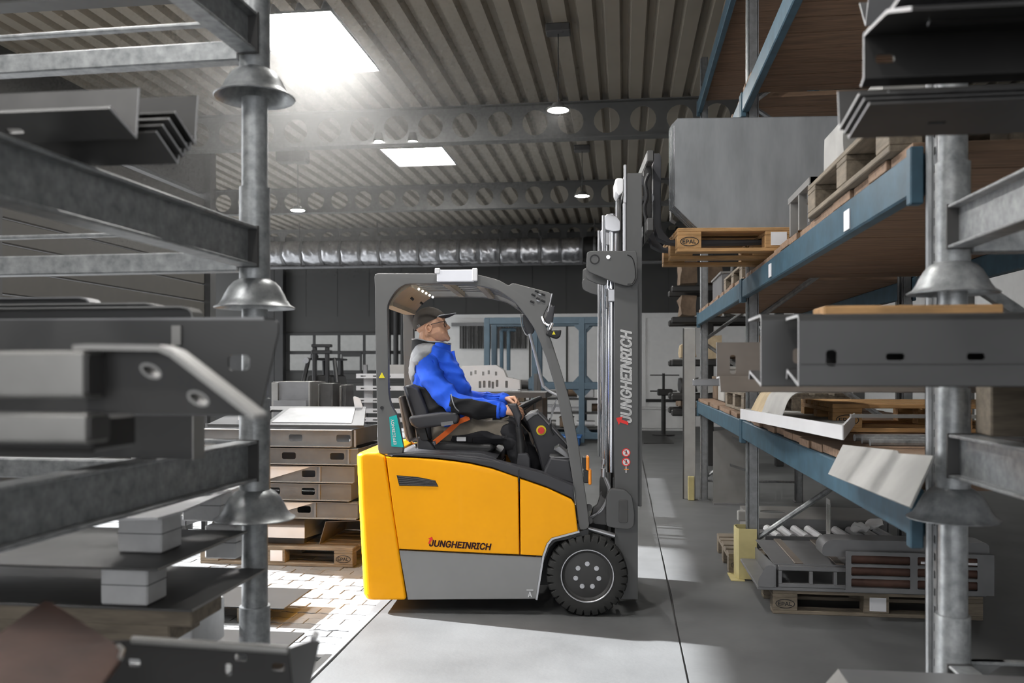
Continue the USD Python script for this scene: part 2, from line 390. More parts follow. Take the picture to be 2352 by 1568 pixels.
# sectional door with panes
dr = thing('door_1', None, None, (0, YB, 0), kind='structure')
cols = [(665, 720), (724, 777), (781, 835), (839, 893), (897, 942)]; rows = [(767, 804), (812, 850)]
body = sbox(D0, 0, D1, DZ1); panes = []
for r0, r1 in rows:
    for c0, c1 in cols: panes.append(sbox(wx(c0), wz(r1), wx(c1), wz(r0)))
part(dr, 'door_leaf', MB().prism(body.difference(unary_union(panes)), 'y', -.02, .04), MAT['wall_grey'], smooth=False)
PANE = usdkit.material(stage, '/World/Looks/glass_pane', {'t': ('transparent_bsdf', {}), 'g': ('glossy_bsdf', {'roughness': .05}), 'f': ('fresnel', {'IOR': 1.45}), 'm': ('mix_closure', {})},
                       [('f.fac', 'm.fac'), ('t.BSDF', 'm.closure1'), ('g.BSDF', 'm.closure2')], surface='m.closure')
for g in panes: b = g.bounds; part(dr, 'pane', MB().box(b[0], b[2], .0, .008, b[1], b[3]), PANE, smooth=False)
fr = MB()
for py in (764, 808, 853, 876): fr.box(D0, D1, -.05, -.01, wz(py) - .03, wz(py) + .03)
for px in (722, 779, 837, 895): fr.box(wx(px) - .03, wx(px) + .03, -.045, -.01, wz(853), wz(764))
part(dr, 'door_rails', fr, MAT['wall_dark'])
pw = MB().prism(sbox(wx(786), wz(857), wx(832), wz(808)).difference(sbox(wx(788), wz(850), wx(828), wz(818))), 'y', -.07, -.03)
part(dr, 'wicket_frame', pw, MAT['wall_dark'], smooth=False)
solo('outside_wall', MB().box(-22, 6, YB + 7, YB + 7.2, 0, 9), MAT['outside'], 'pale building seen through the panes of the far sectional door', 'building')
solo('outside_ground', MB().box(-22, 6, YB + .2, YB + 7, -.2, -.01), MAT['concrete'], 'pale yard outside the far sectional door', 'ground', kind='structure')
# dark strip curtain on the back wall
sc = thing('strip_curtain', 'dark strip curtain hanging high on the white wall behind the driver', 'curtain', (0, YB - .15, 0))
part(sc, 'rail', MB().box(wx(1040), wx(1215), -.05, .05, wz(748), wz(740)), MAT['steel'])
for k in range(26):
    x = wx(1058) + k * (wx(1212) - wx(1058)) / 26
    part(sc, 'strip', MB().box(x, x + .058, -.008 + .02 * (k % 2), .008 + .02 * (k % 2), wz(800), wz(746)), MAT['steel_black'] if k % 3 else MAT['steel_dark'])
# white door with frame at the end of the aisle
d2 = thing('door_2', None, None, (0, YB, 0), kind='structure')
part(d2, 'door_leaf', MB().box(wx(1483), wx(1592), -.06, -.02, wz(955), wz(732)), MAT['wall_white'])
part(d2, 'door_frame', MB().box(wx(1474), wx(1483), -.09, 0, 0, wz(722)).box(wx(1483), wx(1600), -.09, 0, wz(732), wz(722)), MAT['wall_white'])
part(d2, 'kick_strip', MB().box(wx(1476), wx(1592), -.075, -.055, wz(922), wz(915)), MAT['black'])
# left wall of horizontal boards with an unseen open gate, sized to admit the sun, nearer the camera
wl = thing('wall_left', None, None, (XL, 0, 0), kind='structure')
for k in range(15):
    part(wl, 'board', MB().box(-.06, 0, 9.0, 13.9, .02 + k * .29, .295 + k * .29, .012), MAT['wall_panel'])
part(wl, 'gate_header', MB().box(-.12, 0, -7, 13.9, 4.45, ZC), MAT['wall_grey'])
part(wl, 'near_cladding', MB().box(-.12, 0, -7, 3.6, 0, 4.45), MAT['wall_grey'])
part(wl, 'corner_post', MB().box(-.16, .1, 13.9, 14.1, 0, ZC), MAT['wall_dark'])
part(wl, 'gate_post', MB().box(-.16, .06, 8.85, 9.0, 0, 4.45), MAT['wall_dark'])
part(wl, 'return_cladding', MB().box(-6.5, -.12, 13.95, 14.05, 0, ZC), MAT['wall_dark'])
wr = thing('wall_right', None, None, (XR, 0, 0), kind='structure')
part(wr, 'cladding', MB().box(0, .12, -7, YB, 0, ZC), MAT['wall_white'])
for k in range(7): part(wr, 'column', MB().box(-.2, 0, 1.9 + k * 3.1, 2.1 + k * 3.1, 0, ZC), MAT['beam_grey'])

wf = thing('wall_front', None, None, (0, -7, 0), kind='structure')  # unseen end wall, its opening shaped to let in frontal fill light
part(wf, 'cladding', MB().prism(sbox(XL, 0, XR, ZC).difference(sbox(XL + .8, -.1, XR - .8, 4.6)), 'y', -.12, 0), MAT['wall_grey'], smooth=False)
# pendant lamps
def pendant(px, py, d, r, label):
    p = P(px, py, d); t = thing('pendant_lamp', label, 'lamp', p)
    part(t, 'housing', MB().lathe([(.0, .07), (.06, .07), (.075, .035), (r, .018), (r + .008, 0), (r - .004, -.004), (r - .01, .0), (0, .0)], 36), MAT['beam_grey'])
    part(t, 'diffuser', MB().lathe([(0, -.012), (r * .7, -.011), (r - .012, -.002), (r - .011, .004), (0, .004)], 36), MAT['lamp_glow'])
    top = ZC - p[2]
    part(t, 'cable', MB().cyl((0, 0, .07), (0, 0, top - .05), .006, 6), MAT['black'])
    part(t, 'canopy', MB().box(-.13, .13, -.09, .09, top - .09, top, .01), MAT['steel_dark'])
    return t
pendant(1282, 253, 9.3, .12, 'nearest round pendant lamp, hanging in front of the first roof beam')
pendant(1337, 450, 14.3, .125, 'round pendant lamp left of the mast top')
pendant(684, 483, 14.8, .125, 'round pendant lamp just right of the left galvanised post')
for k, (x, y) in enumerate(((-.69, 4.3), (-.69, -.7))):  # unseen lamps added in line with the row as fill on the truck
    q = np.array([x, y, 4.25]); d_ = float(q @ [-math.sin(YAW), math.cos(YAW), 0])
    t = thing('pendant_lamp', ['unseen pendant lamp added above the forklift in line with the aisle row', 'unseen pendant lamp added behind the viewer in line with the aisle row'][k], 'lamp', q)
    part(t, 'housing', MB().lathe([(.0, .07), (.06, .07), (.075, .035), (.12, .018), (.128, 0), (.116, -.004), (.11, .0), (.0, .0)], 36), MAT['beam_grey'])
    part(t, 'diffuser', MB().lathe([(0, -.012), (.084, -.011), (.108, -.002), (.109, .004), (0, .004)], 36), MAT['lamp_glow'])
    part(t, 'cable', MB().cyl((0, 0, .07), (0, 0, ZC - 4.3), .006, 6), MAT['black'])
for k, px in enumerate((870, 948)):
    t = thing('spot_lamp', ['small round spot lamp under the first roof beam, left of the pair', 'small round spot lamp under the first roof beam, right of the pair'][k], 'lamp', tuple(onY(px, 325, 12.02)))
    part(t, 'housing', MB().lathe([(0, .12), (.05, .12), (.07, .03), (.075, 0), (.06, 0), (.055, .02), (0, .02)], 24), MAT['steel_dark'])
    part(t, 'diffuser', MB().lathe([(0, .004), (.058, .004), (.058, .014), (0, .014)], 24), MAT['lamp_glow'])
for k, (px, py, d) in enumerate(((655, 360, 14.2), (690, 360, 14.2))):
    solo('ceiling_box', MB().box(-.12, .12, -.12, .12, -.1, .1, .02).cyl((0, 0, .1), (0, 0, ZC - P(px, py, d)[2]), .01), MAT['steel_dark'],
         ['dark junction box under the roof, left of the pair', 'dark junction box under the roof, right of the pair'][k], 'junction box', loc=tuple(P(px, py, d)))
# foil wrapped duct
DY = 21.3
p0, p1 = onY(612, 582, DY), onY(1335, 575, DY)
dt = thing('air_duct', 'silver foil wrapped air duct running below the far roof beam', 'duct', (0, DY, 0))
nseg = 16; rd = .30
for k in range(nseg):
    a, b = p0 + (p1 - p0) * (k + .02) / nseg, p0 + (p1 - p0) * (k + .985) / nseg
    n, m = 28, 9; v = []
    for i in range(m):
        c = a + (b - a) * i / (m - 1); q = abs(i / (m - 1) - .5) * 2
        ang = np.arange(n) * 2 * PI / n
        rr = rd * (1.0 - .07 * q ** 6) + .05 * (meshkit.noise(np.column_stack([np.cos(ang) * 3, np.sin(ang) * 3, np.full(n, i * .8 + k * 9)]), 3) - .5)
        v.append(np.column_stack([np.full(n, c[0]), rr * np.cos(ang), c[2] + rr * np.sin(ang)]))
    f = [[i * n + j, (i + 1) * n + j, (i + 1) * n + (j + 1) % n, i * n + (j + 1) % n] for i in range(m - 1) for j in range(n)]
    part(dt, 'foil_wrap', MB().add((np.vstack(v), np.array(f))), MAT['foil'], smooth=50)
for k in range(nseg + 1):
    c = p0 + (p1 - p0) * k / nseg
    part(dt, 'strap', MB().lathe([(rd * .98, -.04), (rd * 1.0, -.04), (rd * 1.0, .04), (rd * .98, .04)], 28, M=trimesh.transformations.translation_matrix([c[0], 0, c[2]]) @ rotm(ry=90)), MAT['steel'])
    if k % 2 == 0: part(dt, 'hanger', MB().prism(sheet([(c[0], ZC), (c[0], c[2] + rd + .02), (c[0] + .05, c[2] + rd), (c[0] + .05, c[2] - rd - .07), (c[0] + .14, c[2] - rd - .09)], .022), 'y', -.35, -.33), MAT['steel_dark'])
fan = thing('duct_fan', 'dark round fan unit at the right end of the silver duct', 'fan', tuple(onY(1366, 572, DY)))
part(fan, 'casing', MB().lathe([(0, -.28), (.28, -.28), (.31, -.2), (.31, .2), (.28, .28), (0, .28)], 28, M=rotm(ry=90)), MAT['steel_black'])
part(fan, 'rim', MB().lathe([(.3, -.03), (.34, -.03), (.34, .03), (.3, .03)], 28, M=rotm(ry=90)), MAT['steel'])
part(fan, 'hanger', MB().cyl((0, 0, .3), (0, 0, ZC - onY(1360, 572, DY)[2]), .015), MAT['steel_dark'])
pr = onY(1300, 604, 21.6)
solo('pipe_rail', MB().cyl((wx(640), 21.6, pr[2]), (wx(1590), 21.6, pr[2]), .05), MAT['steel'], 'long grey pipe running along under the silver duct', 'pipe')

# thin haze under the rooflights
SKC = ((SKX0 + SKX1) / 2, 9.45, ZC)
HZ = usdkit.material(stage, '/World/Looks/haze', {'g': ('geometry', {}), 'd': ('vector_math', {'math_type': 'distance', 'vector2': SKC}), 'r': ('map_range', {'range_type': 'smoothstep', 'from_min': 3.6, 'from_max': .2, 'to_min': 0.0, 'to_max': HAZE, 'clamp': True}),
                     'v': ('principled_volume', {'color': (1.0, .99, .97), 'anisotropy': .3})}, [('g.position', 'd.vector1'), ('d.value', 'r.value'), ('r.result', 'v.density')], volume='v.volume')
solo('haze', MB().box(-6.2, -.4, 7.15, 11.88, 2.7, ZC - .03), HZ, 'thin bright haze hanging under the large rooflight', 'haze', kind='stuff', smooth=False)
# ---------------------------------------------------------------- the forklift: local x forward (right), y away from the viewer, z up
TR = YAW - math.atan(109 / F)
TO = P(1176, 850, 5.22); TO[2] = 0.0
TEX, TEY = np.array([math.cos(TR), math.sin(TR), 0]), np.array([-math.sin(TR), math.cos(TR), 0])
CAMP = np.array([0, 0, EYE])
def tl(px, py, ly=0.0):
    d = P(px, py, 1.0) - CAMP
    t = (ly - (CAMP - TO) @ TEY) / (d @ TEY)
    q = CAMP + t * d - TO
    return np.array([q @ TEX, q @ TEY, q[2]])
def T2(pts, ly=0.0): return [tuple(tl(x, y, ly)[[0, 2]]) for x, y in pts]
W = 1.06
FORK = thing('forklift', 'yellow and grey electric counterbalance forklift parked across the aisle with its mast raised', 'forklift', TO, math.degrees(TR))
fp = lambda name, mb, m, **k: part(FORK, name, mb, MAT[m], **k)

# body
cw = T2([(815, 1046), (822, 1040), (866, 1040), (883, 1048), (899, 1163), (914, 1262), (933, 1378), (838, 1378), (831, 1366), (820, 1160)])
def manifold(mesh):
    v, f, _ = meshkit.arrays(mesh)
    m = trimesh.Trimesh(v, f, process=True)
    if m.volume < 0: m.invert()
    r = m3.Manifold(m3.Mesh(np.asarray(m.vertices, np.float32), np.asarray(m.faces, np.uint32)))
    return r
xl0 = min(p[0] for p in cw)
sph = trimesh.creation.icosphere(2, .016).vertices
pin = inset(np.array(cw if Polygon(cw).exterior.is_ccw else cw[::-1]), .016); pts = []
for x, z in pin:
    back = x < xl0 + .09
    for t in (np.linspace(0, PI / 2, 7) if back else (PI / 2,)):
        rr = .045 if back else .0
        xx, yy = x + rr * (1 - math.cos(t)), .016 + rr * (1 - math.sin(t))
        pts += [(xx, yy, z), (xx, W - yy, z)]
cwm = trimesh.convex.convex_hull((np.array(pts)[:, None] + sph[None]).reshape(-1, 3))
fp('counterweight', cwm, 'yellow', smooth=60)
yt = [(886, 1049), (940, 1051), (994, 1054), (1040, 1059), (1080, 1065), (1132, 1077), (1190, 1097)]
yt2 = [(1194, 1099), (1257, 1121), (1312, 1146), (1320, 1157)]
up = [(927, 1040), (975, 1042), (1025, 1045), (1101, 1053), (1147, 1061), (1190, 1072), (1244, 1086), (1317, 1115)]
side = yt + [(1191.5, 1180), (1193, 1274), (1100, 1270), (1000, 1265), (916, 1261), (901, 1163)]
front = yt2 + [(1328, 1220), (1267, 1236), (1256, 1249), (1246, 1277), (1195, 1274)]
skirt = [(916, 1264), (1000, 1268), (1100, 1273), (1245, 1280), (1240, 1320), (1231, 1376), (936, 1378)]
cover = [(888, 1045), (927, 1040.5)] + up[1:] + [(1320, 1152), (1312, 1143), (1257, 1118), (1194, 1096), (1132, 1074), (1080, 1062), (1040, 1056), (994, 1051), (940, 1048)]
def both(name, pts, m, y0, y1, b, label=None):
    for a, c in ((y0, y1), (W - y1, W - y0)): fp(name, MB().prism(T2(pts), 'y', a, c, b), m, smooth=40)
both('side_panel', side, 'yellow', .0, .06, .010)
both('front_panel', front, 'yellow', .0, .06, .010)
both('skirt', skirt, 'skirt_grey', .006, .07, .006)
both('top_cover', cover, 'anthracite', .004, .13, .007)
fp('cover_seam', MB().box(tl(1190, 1080)[0], tl(1192.5, 1080)[0], .001, .012, tl(0, 1098)[2], tl(0, 1071)[2]), 'black')
arch = [(1331, 1221), (1268, 1238), (1258, 1250), (1248, 1278), (1241, 1322), (1232, 1378)]
both('arch_trim', [tuple(p) for p in sheet(arch, 4.5).exterior.coords[:-1]], 'silver', .008, .05, .0)
core = [(885, 1052), (1080, 1068), (1138, 1085), (1140, 1240), (1240, 1250), (1228, 1374), (918, 1376)]
fp('chassis', MB().prism(T2(core), 'y', .05, W - .05).prism(T2([(1130, 1180), (1395, 1225), (1395, 1370), (1130, 1372)]), 'y', .30, W - .30)
   .prism(T2([(1235, 1240), (1268, 1238), (1328, 1222), (1352, 1216), (1352, 1230), (1275, 1245), (1262, 1258), (1246, 1300), (1236, 1376), (1224, 1376)]), 'y', .02, W - .02), 'black')
fp('battery_hood', MB().prism(T2([(890, 1050), (927, 1039), (1100, 1044), (1138, 1056), (1138, 1080), (890, 1080)]), 'y', .13, W - .13, .01), 'anthracite')
fp('footwell', MB().prism(T2([(1138, 1100), (1318, 1125), (1318, 1150), (1138, 1125)]), 'y', .06, W - .06), 'anthracite')
vent = [(911, 1091), (960, 1095), (1000, 1103), (1007, 1117), (917, 1115)]
v = fp('vent_grille', MB().prism(T2(vent), 'y', -.004, .012, .003), 'black')
for k in range(5):
    t = k / 4; a, b = tl(915 + t * 3, 1094 + 4.6 * k, -.004), tl(999 + t * 6, 1104.5 + 2.6 * k, -.004)
    part(v, 'slat', MB().cyl(a, b, .0032, 6), MAT['anthracite'])
fp('tow_pin', MB().cyl((xl0 - .02, W / 2, .5), (xl0 + .05, W / 2, .5), .03), 'black')

# lettering
def lettering(text, h, m, origin, along, upv, length, depth=.0025, shear=.2, bold=True, heavy=0.0, parent=None, name='lettering', label=None):
    t = meshkit.text_mesh(text, h, depth, bold)
    if heavy: t = trimesh.util.concatenate([trimesh.Trimesh(t.vertices + np.array([dx * h, dy * h, 0]), t.faces, process=False) for dx, dy in ((-heavy, 0), (heavy, 0), (0, -heavy * .6), (0, heavy * .6))])
    v = np.array(t.vertices)
    v[:, 0] -= v[:, 0].min(); v[:, 0] *= length / (v[:, 0].max())
    v[:, 0] += shear * v[:, 1]
    al, u = np.array(along, float), np.array(upv, float); n = np.cross(al, u)
    w = np.array(origin) + v[:, :1] * al + v[:, 1:2] * u + v[:, 2:3] * n
    return part(parent or FORK, name, trimesh.Trimesh(w, t.faces, process=False), MAT[m], smooth=False, label=label)
def arrow(origin, al, u, s, m='red', parent=None):
    al, u = np.array(al, float), np.array(u, float); n = np.cross(al, u)
    pts = np.array([(-.36, 0), (-.06, 0), (.16, .62), (.42, .50), (.30, 1.12), (-.36, .86), (-.10, .74)]) * s
    t = prism(Polygon(pts), 'z', 0, .0028); v = t.vertices
    return part(parent or FORK, 'logo_arrow', trimesh.Trimesh(np.array(origin) + v[:, :1] * al + v[:, 1:2] * u + v[:, 2:3] * n, t.faces, process=False), MAT[m], smooth=False)
EX, EZ = np.array([1.0, 0, 0]), np.array([0, 0, 1.0])
def unit(a): return a / np.linalg.norm(a)
o = tl(985, 1253.5, -.0005); e = tl(1126, 1262.5, -.0005)
al = unit(e - o); lettering('JUNGHEINRICH', .037, 'dark_print', o, al, EZ, float(np.linalg.norm(e - o)), shear=.22, heavy=.03)
arrow(tl(988.5, 1248, -.0005), EX, EZ, .036)
# battery mark
bm = tl(1211, 1370, .004)
lettering('A', .03, 'sticker_white', bm + EX * .004, EX, EZ, .024, shear=0, name='battery_mark')
fp('battery_mark', MB().box(bm[0] - .004, bm[0] + .036, .003, .007, bm[2] + .038, bm[2] + .042), 'sticker_white')

# overhead guard
post = [(856, 626), (1002, 626), (1098, 629), (1147, 642), (1168, 655), (1176, 648), (1268, 672), (1266, 690), (1247, 722), (1252, 745), (1264, 774), (1285, 839), (1308, 916), (1328, 1014), (1349, 1163), (1355.5, 1216), (1331, 1222),
        (1319, 1127), (1300, 1008), (1277, 897), (1254, 820), (1228, 755), (1205, 721), (1182, 692), (1143, 665), (1086, 652), (1006, 650), (927, 651), (905, 668), (887, 698), (889, 800), (890, 904), (895, 931), (912, 958), (925.5, 1044), (865.5, 1044), (860, 800), (858, 648)]
for a, c in ((.03, .085), (W - .085, W - .03)):
    fp('guard_frame', MB().prism(rounded(T2(post), .03, 3), 'y', a, c, .006), 'truck_grey', smooth=40)
gz = tl(950, 638)[2]
for px, py in ((858, 633), (1012, 640), (1092, 644), (1172, 668)):
    q = tl(px, py)
    fp('roof_cross_bar', MB().box(q[0] - .005, q[0] + .042, .08, W - .08, q[2] - .028, q[2] + .012, .005), 'warm_lit_panel' if px in (1012, 1092) else 'truck_grey')
for k in range(6):
    y = .2 + k * .132; path = smoothpath([tl(x, yy) * [1, 0, 1] + [0, y, 0] for x, yy in ((905, 636), (1010, 636), (1090, 640), (1140, 654), (1180, 676), (1205, 700))], 5)
    fp('roof_bar', MB().tube(path, .009, 8), 'truck_grey')
rl = T2([(867, 642), (936, 642), (936, 654), (915, 668), (896, 690), (896, 700), (867, 700)])
fp('roof_liner', MB().prism(rl, 'y', .10, W - .10, .012), 'warm_lit_panel')
for yy in (.32, .7):
    q = tl(925, 660); fp('liner_screw', MB().cyl((q[0] - .005, yy, q[2] - .035), (q[0] + .012, yy, q[2] - .05), .009, 10), 'black')
for k in range(5):
    q = tl(946, 652); fp('led_lamp', MB().add(trimesh.creation.icosphere(1, .008), trimesh.transformations.translation_matrix([q[0] + .01, .2 + k * .15, q[2] - .012])), 'led')
q0, q1 = tl(1003, 647), tl(1089, 620)
bx = fp('document_holder', MB().box(q0[0], q1[0], .0, .026, q0[2], q1[2] + .004, .005), 'clear_plastic')
part(bx, 'end_clip', MB().box(q0[0] - .012, q0[0] + .02, -.004, .03, q1[2] - .02, q1[2] + .014, .004), MAT['sticker_white'])
part(bx, 'end_clip', MB().box(q1[0] - .012, q1[0] + .02, -.004, .03, q0[2] + .004, q1[2] + .012, .004), MAT['sticker_white'])
fp('sticker_triangle', MB().prism(T2([(868, 868), (882, 868), (875, 855)]), 'y', .026, .0305), 'sign_yellow', label='yellow warning triangle', smooth=False)
fp('plug', MB().cyl(tl(877, 936, .02), tl(877, 936, .034), .010), 'black')
fp('name_sticker', MB().prism(T2([(892, 958), (909, 953), (925, 1028), (897, 1026)]), 'y', .0265, .0305), 'teal', label='teal sticker on the rear post', smooth=False)
o, e = tl(911, 1020, .026), tl(904, 962, .026)
lettering('EFFICIENCY', .017, 'sticker_white', o, unit(e - o), unit(np.cross([0, 1, 0], unit(e - o))) * -1, float(np.linalg.norm(e - o)), depth=.0015, shear=0, name='sticker_text')
for px, py in ((1229, 667), (1243, 674), (1232, 684), (1243, 689), (1221, 675), (1218, 691)):
    q = tl(px, py, .028); fp('lamp_bolt', MB().cyl(q, q + [.022, 0, -.010], .006, 8), 'black')
for px, py in ((1237, 674), (1233, 688)):
    q = tl(px, py, .028); fp('bolt_sleeve', MB().cyl(q, q + [.018, 0, -.008], .0075, 8), 'chrome')
fp('gusset_rod', MB().cyl(tl(1268, 674, .03), tl(1259, 716, .03), .005), 'silver')
wl_ = fp('work_lamp', MB().prism(rounded(T2([(1259, 758), (1290, 757), (1287, 772), (1278, 778), (1252, 768)]), .01), 'y', .0, .11, .008), 'black')
part(wl_, 'lamp_label', MB().prism(T2([(1268, 768), (1276, 768), (1272, 760)]), 'y', -.003, .002), MAT['sign_yellow'], smooth=False)
fp('lamp_bracket', MB().prism(T2([(1262, 703), (1274, 701), (1270, 738), (1262, 752), (1250, 734), (1256, 724)]), 'y', .02, .07, .006), 'anthracite')
fp('lamp_arm', MB().tube(smoothpath([tl(1245, 727, .02), tl(1252, 741, .01), tl(1262, 748, .01), tl(1264, 758, .02)], 5), .009, 8).cyl(tl(1268, 741, .0), tl(1262, 756, .0), .012), 'chrome')
# mirror, grab handle, front glass edge
fp('mirror', MB().prism(rounded(T2([(1199, 722), (1209, 722), (1228, 745), (1227, 764), (1213, 771), (1203, 753)], .14), .03, 5), 'y', .14, .17, .008), 'anthracite')
fp('mirror_rim', MB().tube(smoothpath([tl(1196, 722, .13), tl(1199, 748, .13), tl(1207, 766, .13), tl(1212, 770, .13)], 5), .005, 6), 'silver')
fp('grab_handle', MB().tube(smoothpath([tl(1217, 766, .1), tl(1230, 815, .1), tl(1246, 880, .1), tl(1252, 890, .1), tl(1262, 898, .1), tl(1282, 908, .08)], 5), .010, 10), 'silver')
fp('side_mirror', MB().prism(rounded(T2([(1279, 915), (1268, 935), (1262, 975), (1266, 958), (1276, 935)], .08), .004), 'y', .06, .16, .004), 'steel')
fp('mirror_arm', MB().tube(smoothpath([tl(1264, 960, .1), tl(1265, 985, .1), tl(1272, 1000, .1)], 4), .007, 8), 'black')
for zz, pxx in (((1048, 1080), (1338, 1352)), ((1078, 1113), (1341, 1357))):
    a, b = tl(pxx[0], zz[1], .02), tl(pxx[1], zz[0], .02)
    tlamp = fp('indicator_lamp', MB().box(a[0], b[0] - .012, .02, .11, a[2] + .01, b[2] - .006, .004), 'black')
    part(tlamp, 'lens', MB().box(b[0] - .014, b[0] + .004, .015, .115, a[2], b[2], .005), MAT['orange_plastic'], label='orange lens')
# tyres
def tyre_mesh(R, w, lugs, Ri, depth=.022):
    prof = [(Ri, .02), (Ri + .004, .004), (Ri + .02, 0), (R - .03, .0), (R - .008, .008), (R, .022), (R, w * .46), (R, w * .54), (R, w - .022), (R - .008, w - .008), (R - .03, w), (Ri + .02, w), (Ri, w - .02)]
    n = lugs * 6; v, f = [], []
    for j in range(n):
        th = 2 * PI * j / n
        for i, (r, y) in enumerate(prof):
            g = 0.0
            if i in (4, 5, 6): g = depth if j % 6 in (0,) else 0
            if i in (7, 8, 9): g = depth if j % 6 in (3,) else 0
            if i == 3 and j % 6 == 0: g = .012
            v.append(((r - g) * math.cos(th), y, (r - g) * math.sin(th)))
    m = len(prof)
    for j in range(n):
        for i in range(m - 1):
            A, B = j * m + i, ((j + 1) % n) * m + i; f += [[A, A + 1, B + 1], [A, B + 1, B]]
    return trimesh.Trimesh(np.array(v), np.array(f), process=False)
wc = tl(1349, 1322.5); R = wc[2]
ROT = rotm(rx=90)
def front_wheel(y0, face):
    s = 1 if face < 0 else -1
    c = np.array([wc[0], y0, wc[2]]); tm = trimesh.transformations.translation_matrix(c)
    ty = fp('front_tyre', MB().add(tyre_mesh(R, .17, 30, .155), tm), 'rubber', smooth=25)
    yf = 0.0 if face < 0 else .17
    d = lambda z: yf + s * z
    rm = fp('wheel_rim', MB().add(trimesh.Trimesh(*(lambda L: (np.column_stack([L.vertices[:, 0], yf + s * L.vertices[:, 2], L.vertices[:, 1]]), L.faces))(lathe([(0, .018), (.06, .018), (.10, .022), (.135, .028), (.147, .022), (.150, .006), (.158, .004), (.162, .012), (.162, .03), (.0, .05)], 48)), process=False), tm), 'rim')
    part(rm, 'rim_ring', MB().add(trimesh.Trimesh(*(lambda L: (np.column_stack([L.vertices[:, 0], yf + s * L.vertices[:, 2], L.vertices[:, 1]]), L.faces))(lathe([(.151, .004), (.154, .0), (.158, .0), (.160, .006)], 48)), process=False), tm), MAT['silver'])
    for k in range(7):
        th = PI / 2 + 2 * PI * k / 7; q = c + [.0705 * math.cos(th), 0, .0705 * math.sin(th)]
        bt = part(rm, 'wheel_bolt', MB().cyl(q + [0, yf + s * .006, 0], q + [0, yf + s * .026, 0], .0105, 6).cyl(q + [0, yf + s * .014, 0], q + [0, yf + s * .026, 0], .0145, 14), MAT['silver'])
front_wheel(-.005, -1); front_wheel(W - .165, 1)
rw = tl(896, 1340, .42); RR = .19
for y in (.42, .62):
    fp('rear_tyre', MB().add(tyre_mesh(RR, .14, 26, .12), trimesh.transformations.translation_matrix([rw[0], y, RR])), 'rubber', smooth=25)
    fp('rear_hub', MB().cyl((rw[0], y + .01, RR), (rw[0], y + .13, RR), .12, 28), 'rim')

# mast
def chan(x0, x1, z0, z1, y0, y1, t, m, name, open_side=1):
    "upright C channel: web faces the outside"
    near = y0 < W / 2
    p = [(x0, y0), (x1, y0), (x1, y1), (x1 - t, y1), (x1 - t, y0 + t), (x0 + t, y0 + t), (x0 + t, y1), (x0, y1)]
    if not near: p = [(a, y0 + y1 - b) for a, b in p][::-1]
    return fp(name, MB().prism(p, 'z', z0, z1, .004), m, smooth=40)
xm0, xm1 = tl(1411, 800)[0], tl(1464, 800)[0]; zb, zt0 = tl(1411, 1375)[2], tl(1411, 652)[2]
MY0, MY1 = .12, .24
xa0, xa1 = tl(1412, 800, MY0)[0], tl(1465, 800, MY0)[0]
zb, zt0 = tl(1411, 1376, MY0)[2], tl(1411, 640, MY0)[2]
for y0, y1 in ((MY0, MY1), (W - MY1, W - MY0)):
    chan(xa0, xa1, zb, zt0, y0, y1, .018, 'mast_grey', 'outer_mast')
xb0, xb1 = tl(1434, 800, .15)[0], tl(1474, 800, .15)[0]
for y0, y1 in ((.145, .26), (W - .26, W - .145)):
    chan(xb0, xb1, tl(1434, 1162, .15)[2], tl(1434, 398, .15)[2], y0, y1, .016, 'mast_grey', 'inner_mast')
xc0, xc1 = tl(1433, 480, .14)[0], tl(1441, 480, .14)[0]
for y in (.135, W - .16):
    fp('mast_guide', MB().box(xc0 - .006, xc0 + .012, y, y + .03, tl(0, 580, .14)[2] - .17, tl(0, 481, .14)[2] + .0, .003), 'silver')
    fp('mast_guide', MB().box(xb0 - .004, xb0 + .012, y, y + .025, tl(0, 481, .14)[2], tl(0, 396, .14)[2], .003), 'silver')
def across(px0, px1, py0, py1, name, m, inset_=.15, b=.006):
    a, c = tl(px0, py1, inset_), tl(px1, py0, inset_)
    fp(name, MB().box(a[0], c[0], inset_, W - inset_, a[2], c[2], b), m)
across(1440, 1466, 402, 425, 'mast_crosshead', 'mast_grey')
across(1448, 1466, 640, 668, 'mast_cross_member', 'mast_grey', .25)
across(1440, 1462, 1290, 1330, 'mast_cross_member', 'mast_grey', .25)
across(1420, 1440, 1120, 1190, 'mast_cross_member', 'mast_grey', .25)
fp('crosshead_roller', MB().prism(rounded(T2([(1413, 412), (1418, 408), (1432, 409), (1432, 440), (1422, 450), (1414, 440)], .2), .012), 'y', .2, .42, .008), 'sticker_white')
for y in (.22, W - .26):
    q = tl(1404, 700, .22)
    fp('lift_cylinder', MB().cyl((q[0], y, tl(0, 1075, .22)[2]), (q[0], y, tl(0, 668, .22)[2]), .024, 20).cyl((q[0], y, tl(0, 670, .22)[2]), (q[0], y, tl(0, 650, .22)[2]), .032, 20), 'chrome')
    fp('piston_rod', MB().cyl((q[0] + .004, y, tl(0, 660, .22)[2]), (q[0] + .004, y, tl(0, 505, .22)[2]), .016, 16), 'chrome')
    fp('cylinder_head', MB().prism(rounded(T2([(1388, 498), (1396, 493), (1414, 498), (1424, 510), (1424, 532), (1408, 534), (1390, 530)], .22), .01), 'y', y - .04, y + .05, .005), 'silver')
    for k in (0, 1):
        h = tl(1389 - 4 * k, 700, .19)
        fp('hydraulic_line', MB().cyl((h[0], y - .03, tl(0, 1060, .22)[2]), (h[0], y - .03, tl(0, 510, .22)[2]), .0075, 10), 'silver' if k else 'chrome')
    fp('hydraulic_block', MB().box(q[0] - .02, q[0] + .05, y - .05, y + .03, tl(0, 700, .22)[2], tl(0, 672, .22)[2], .005), 'silver')
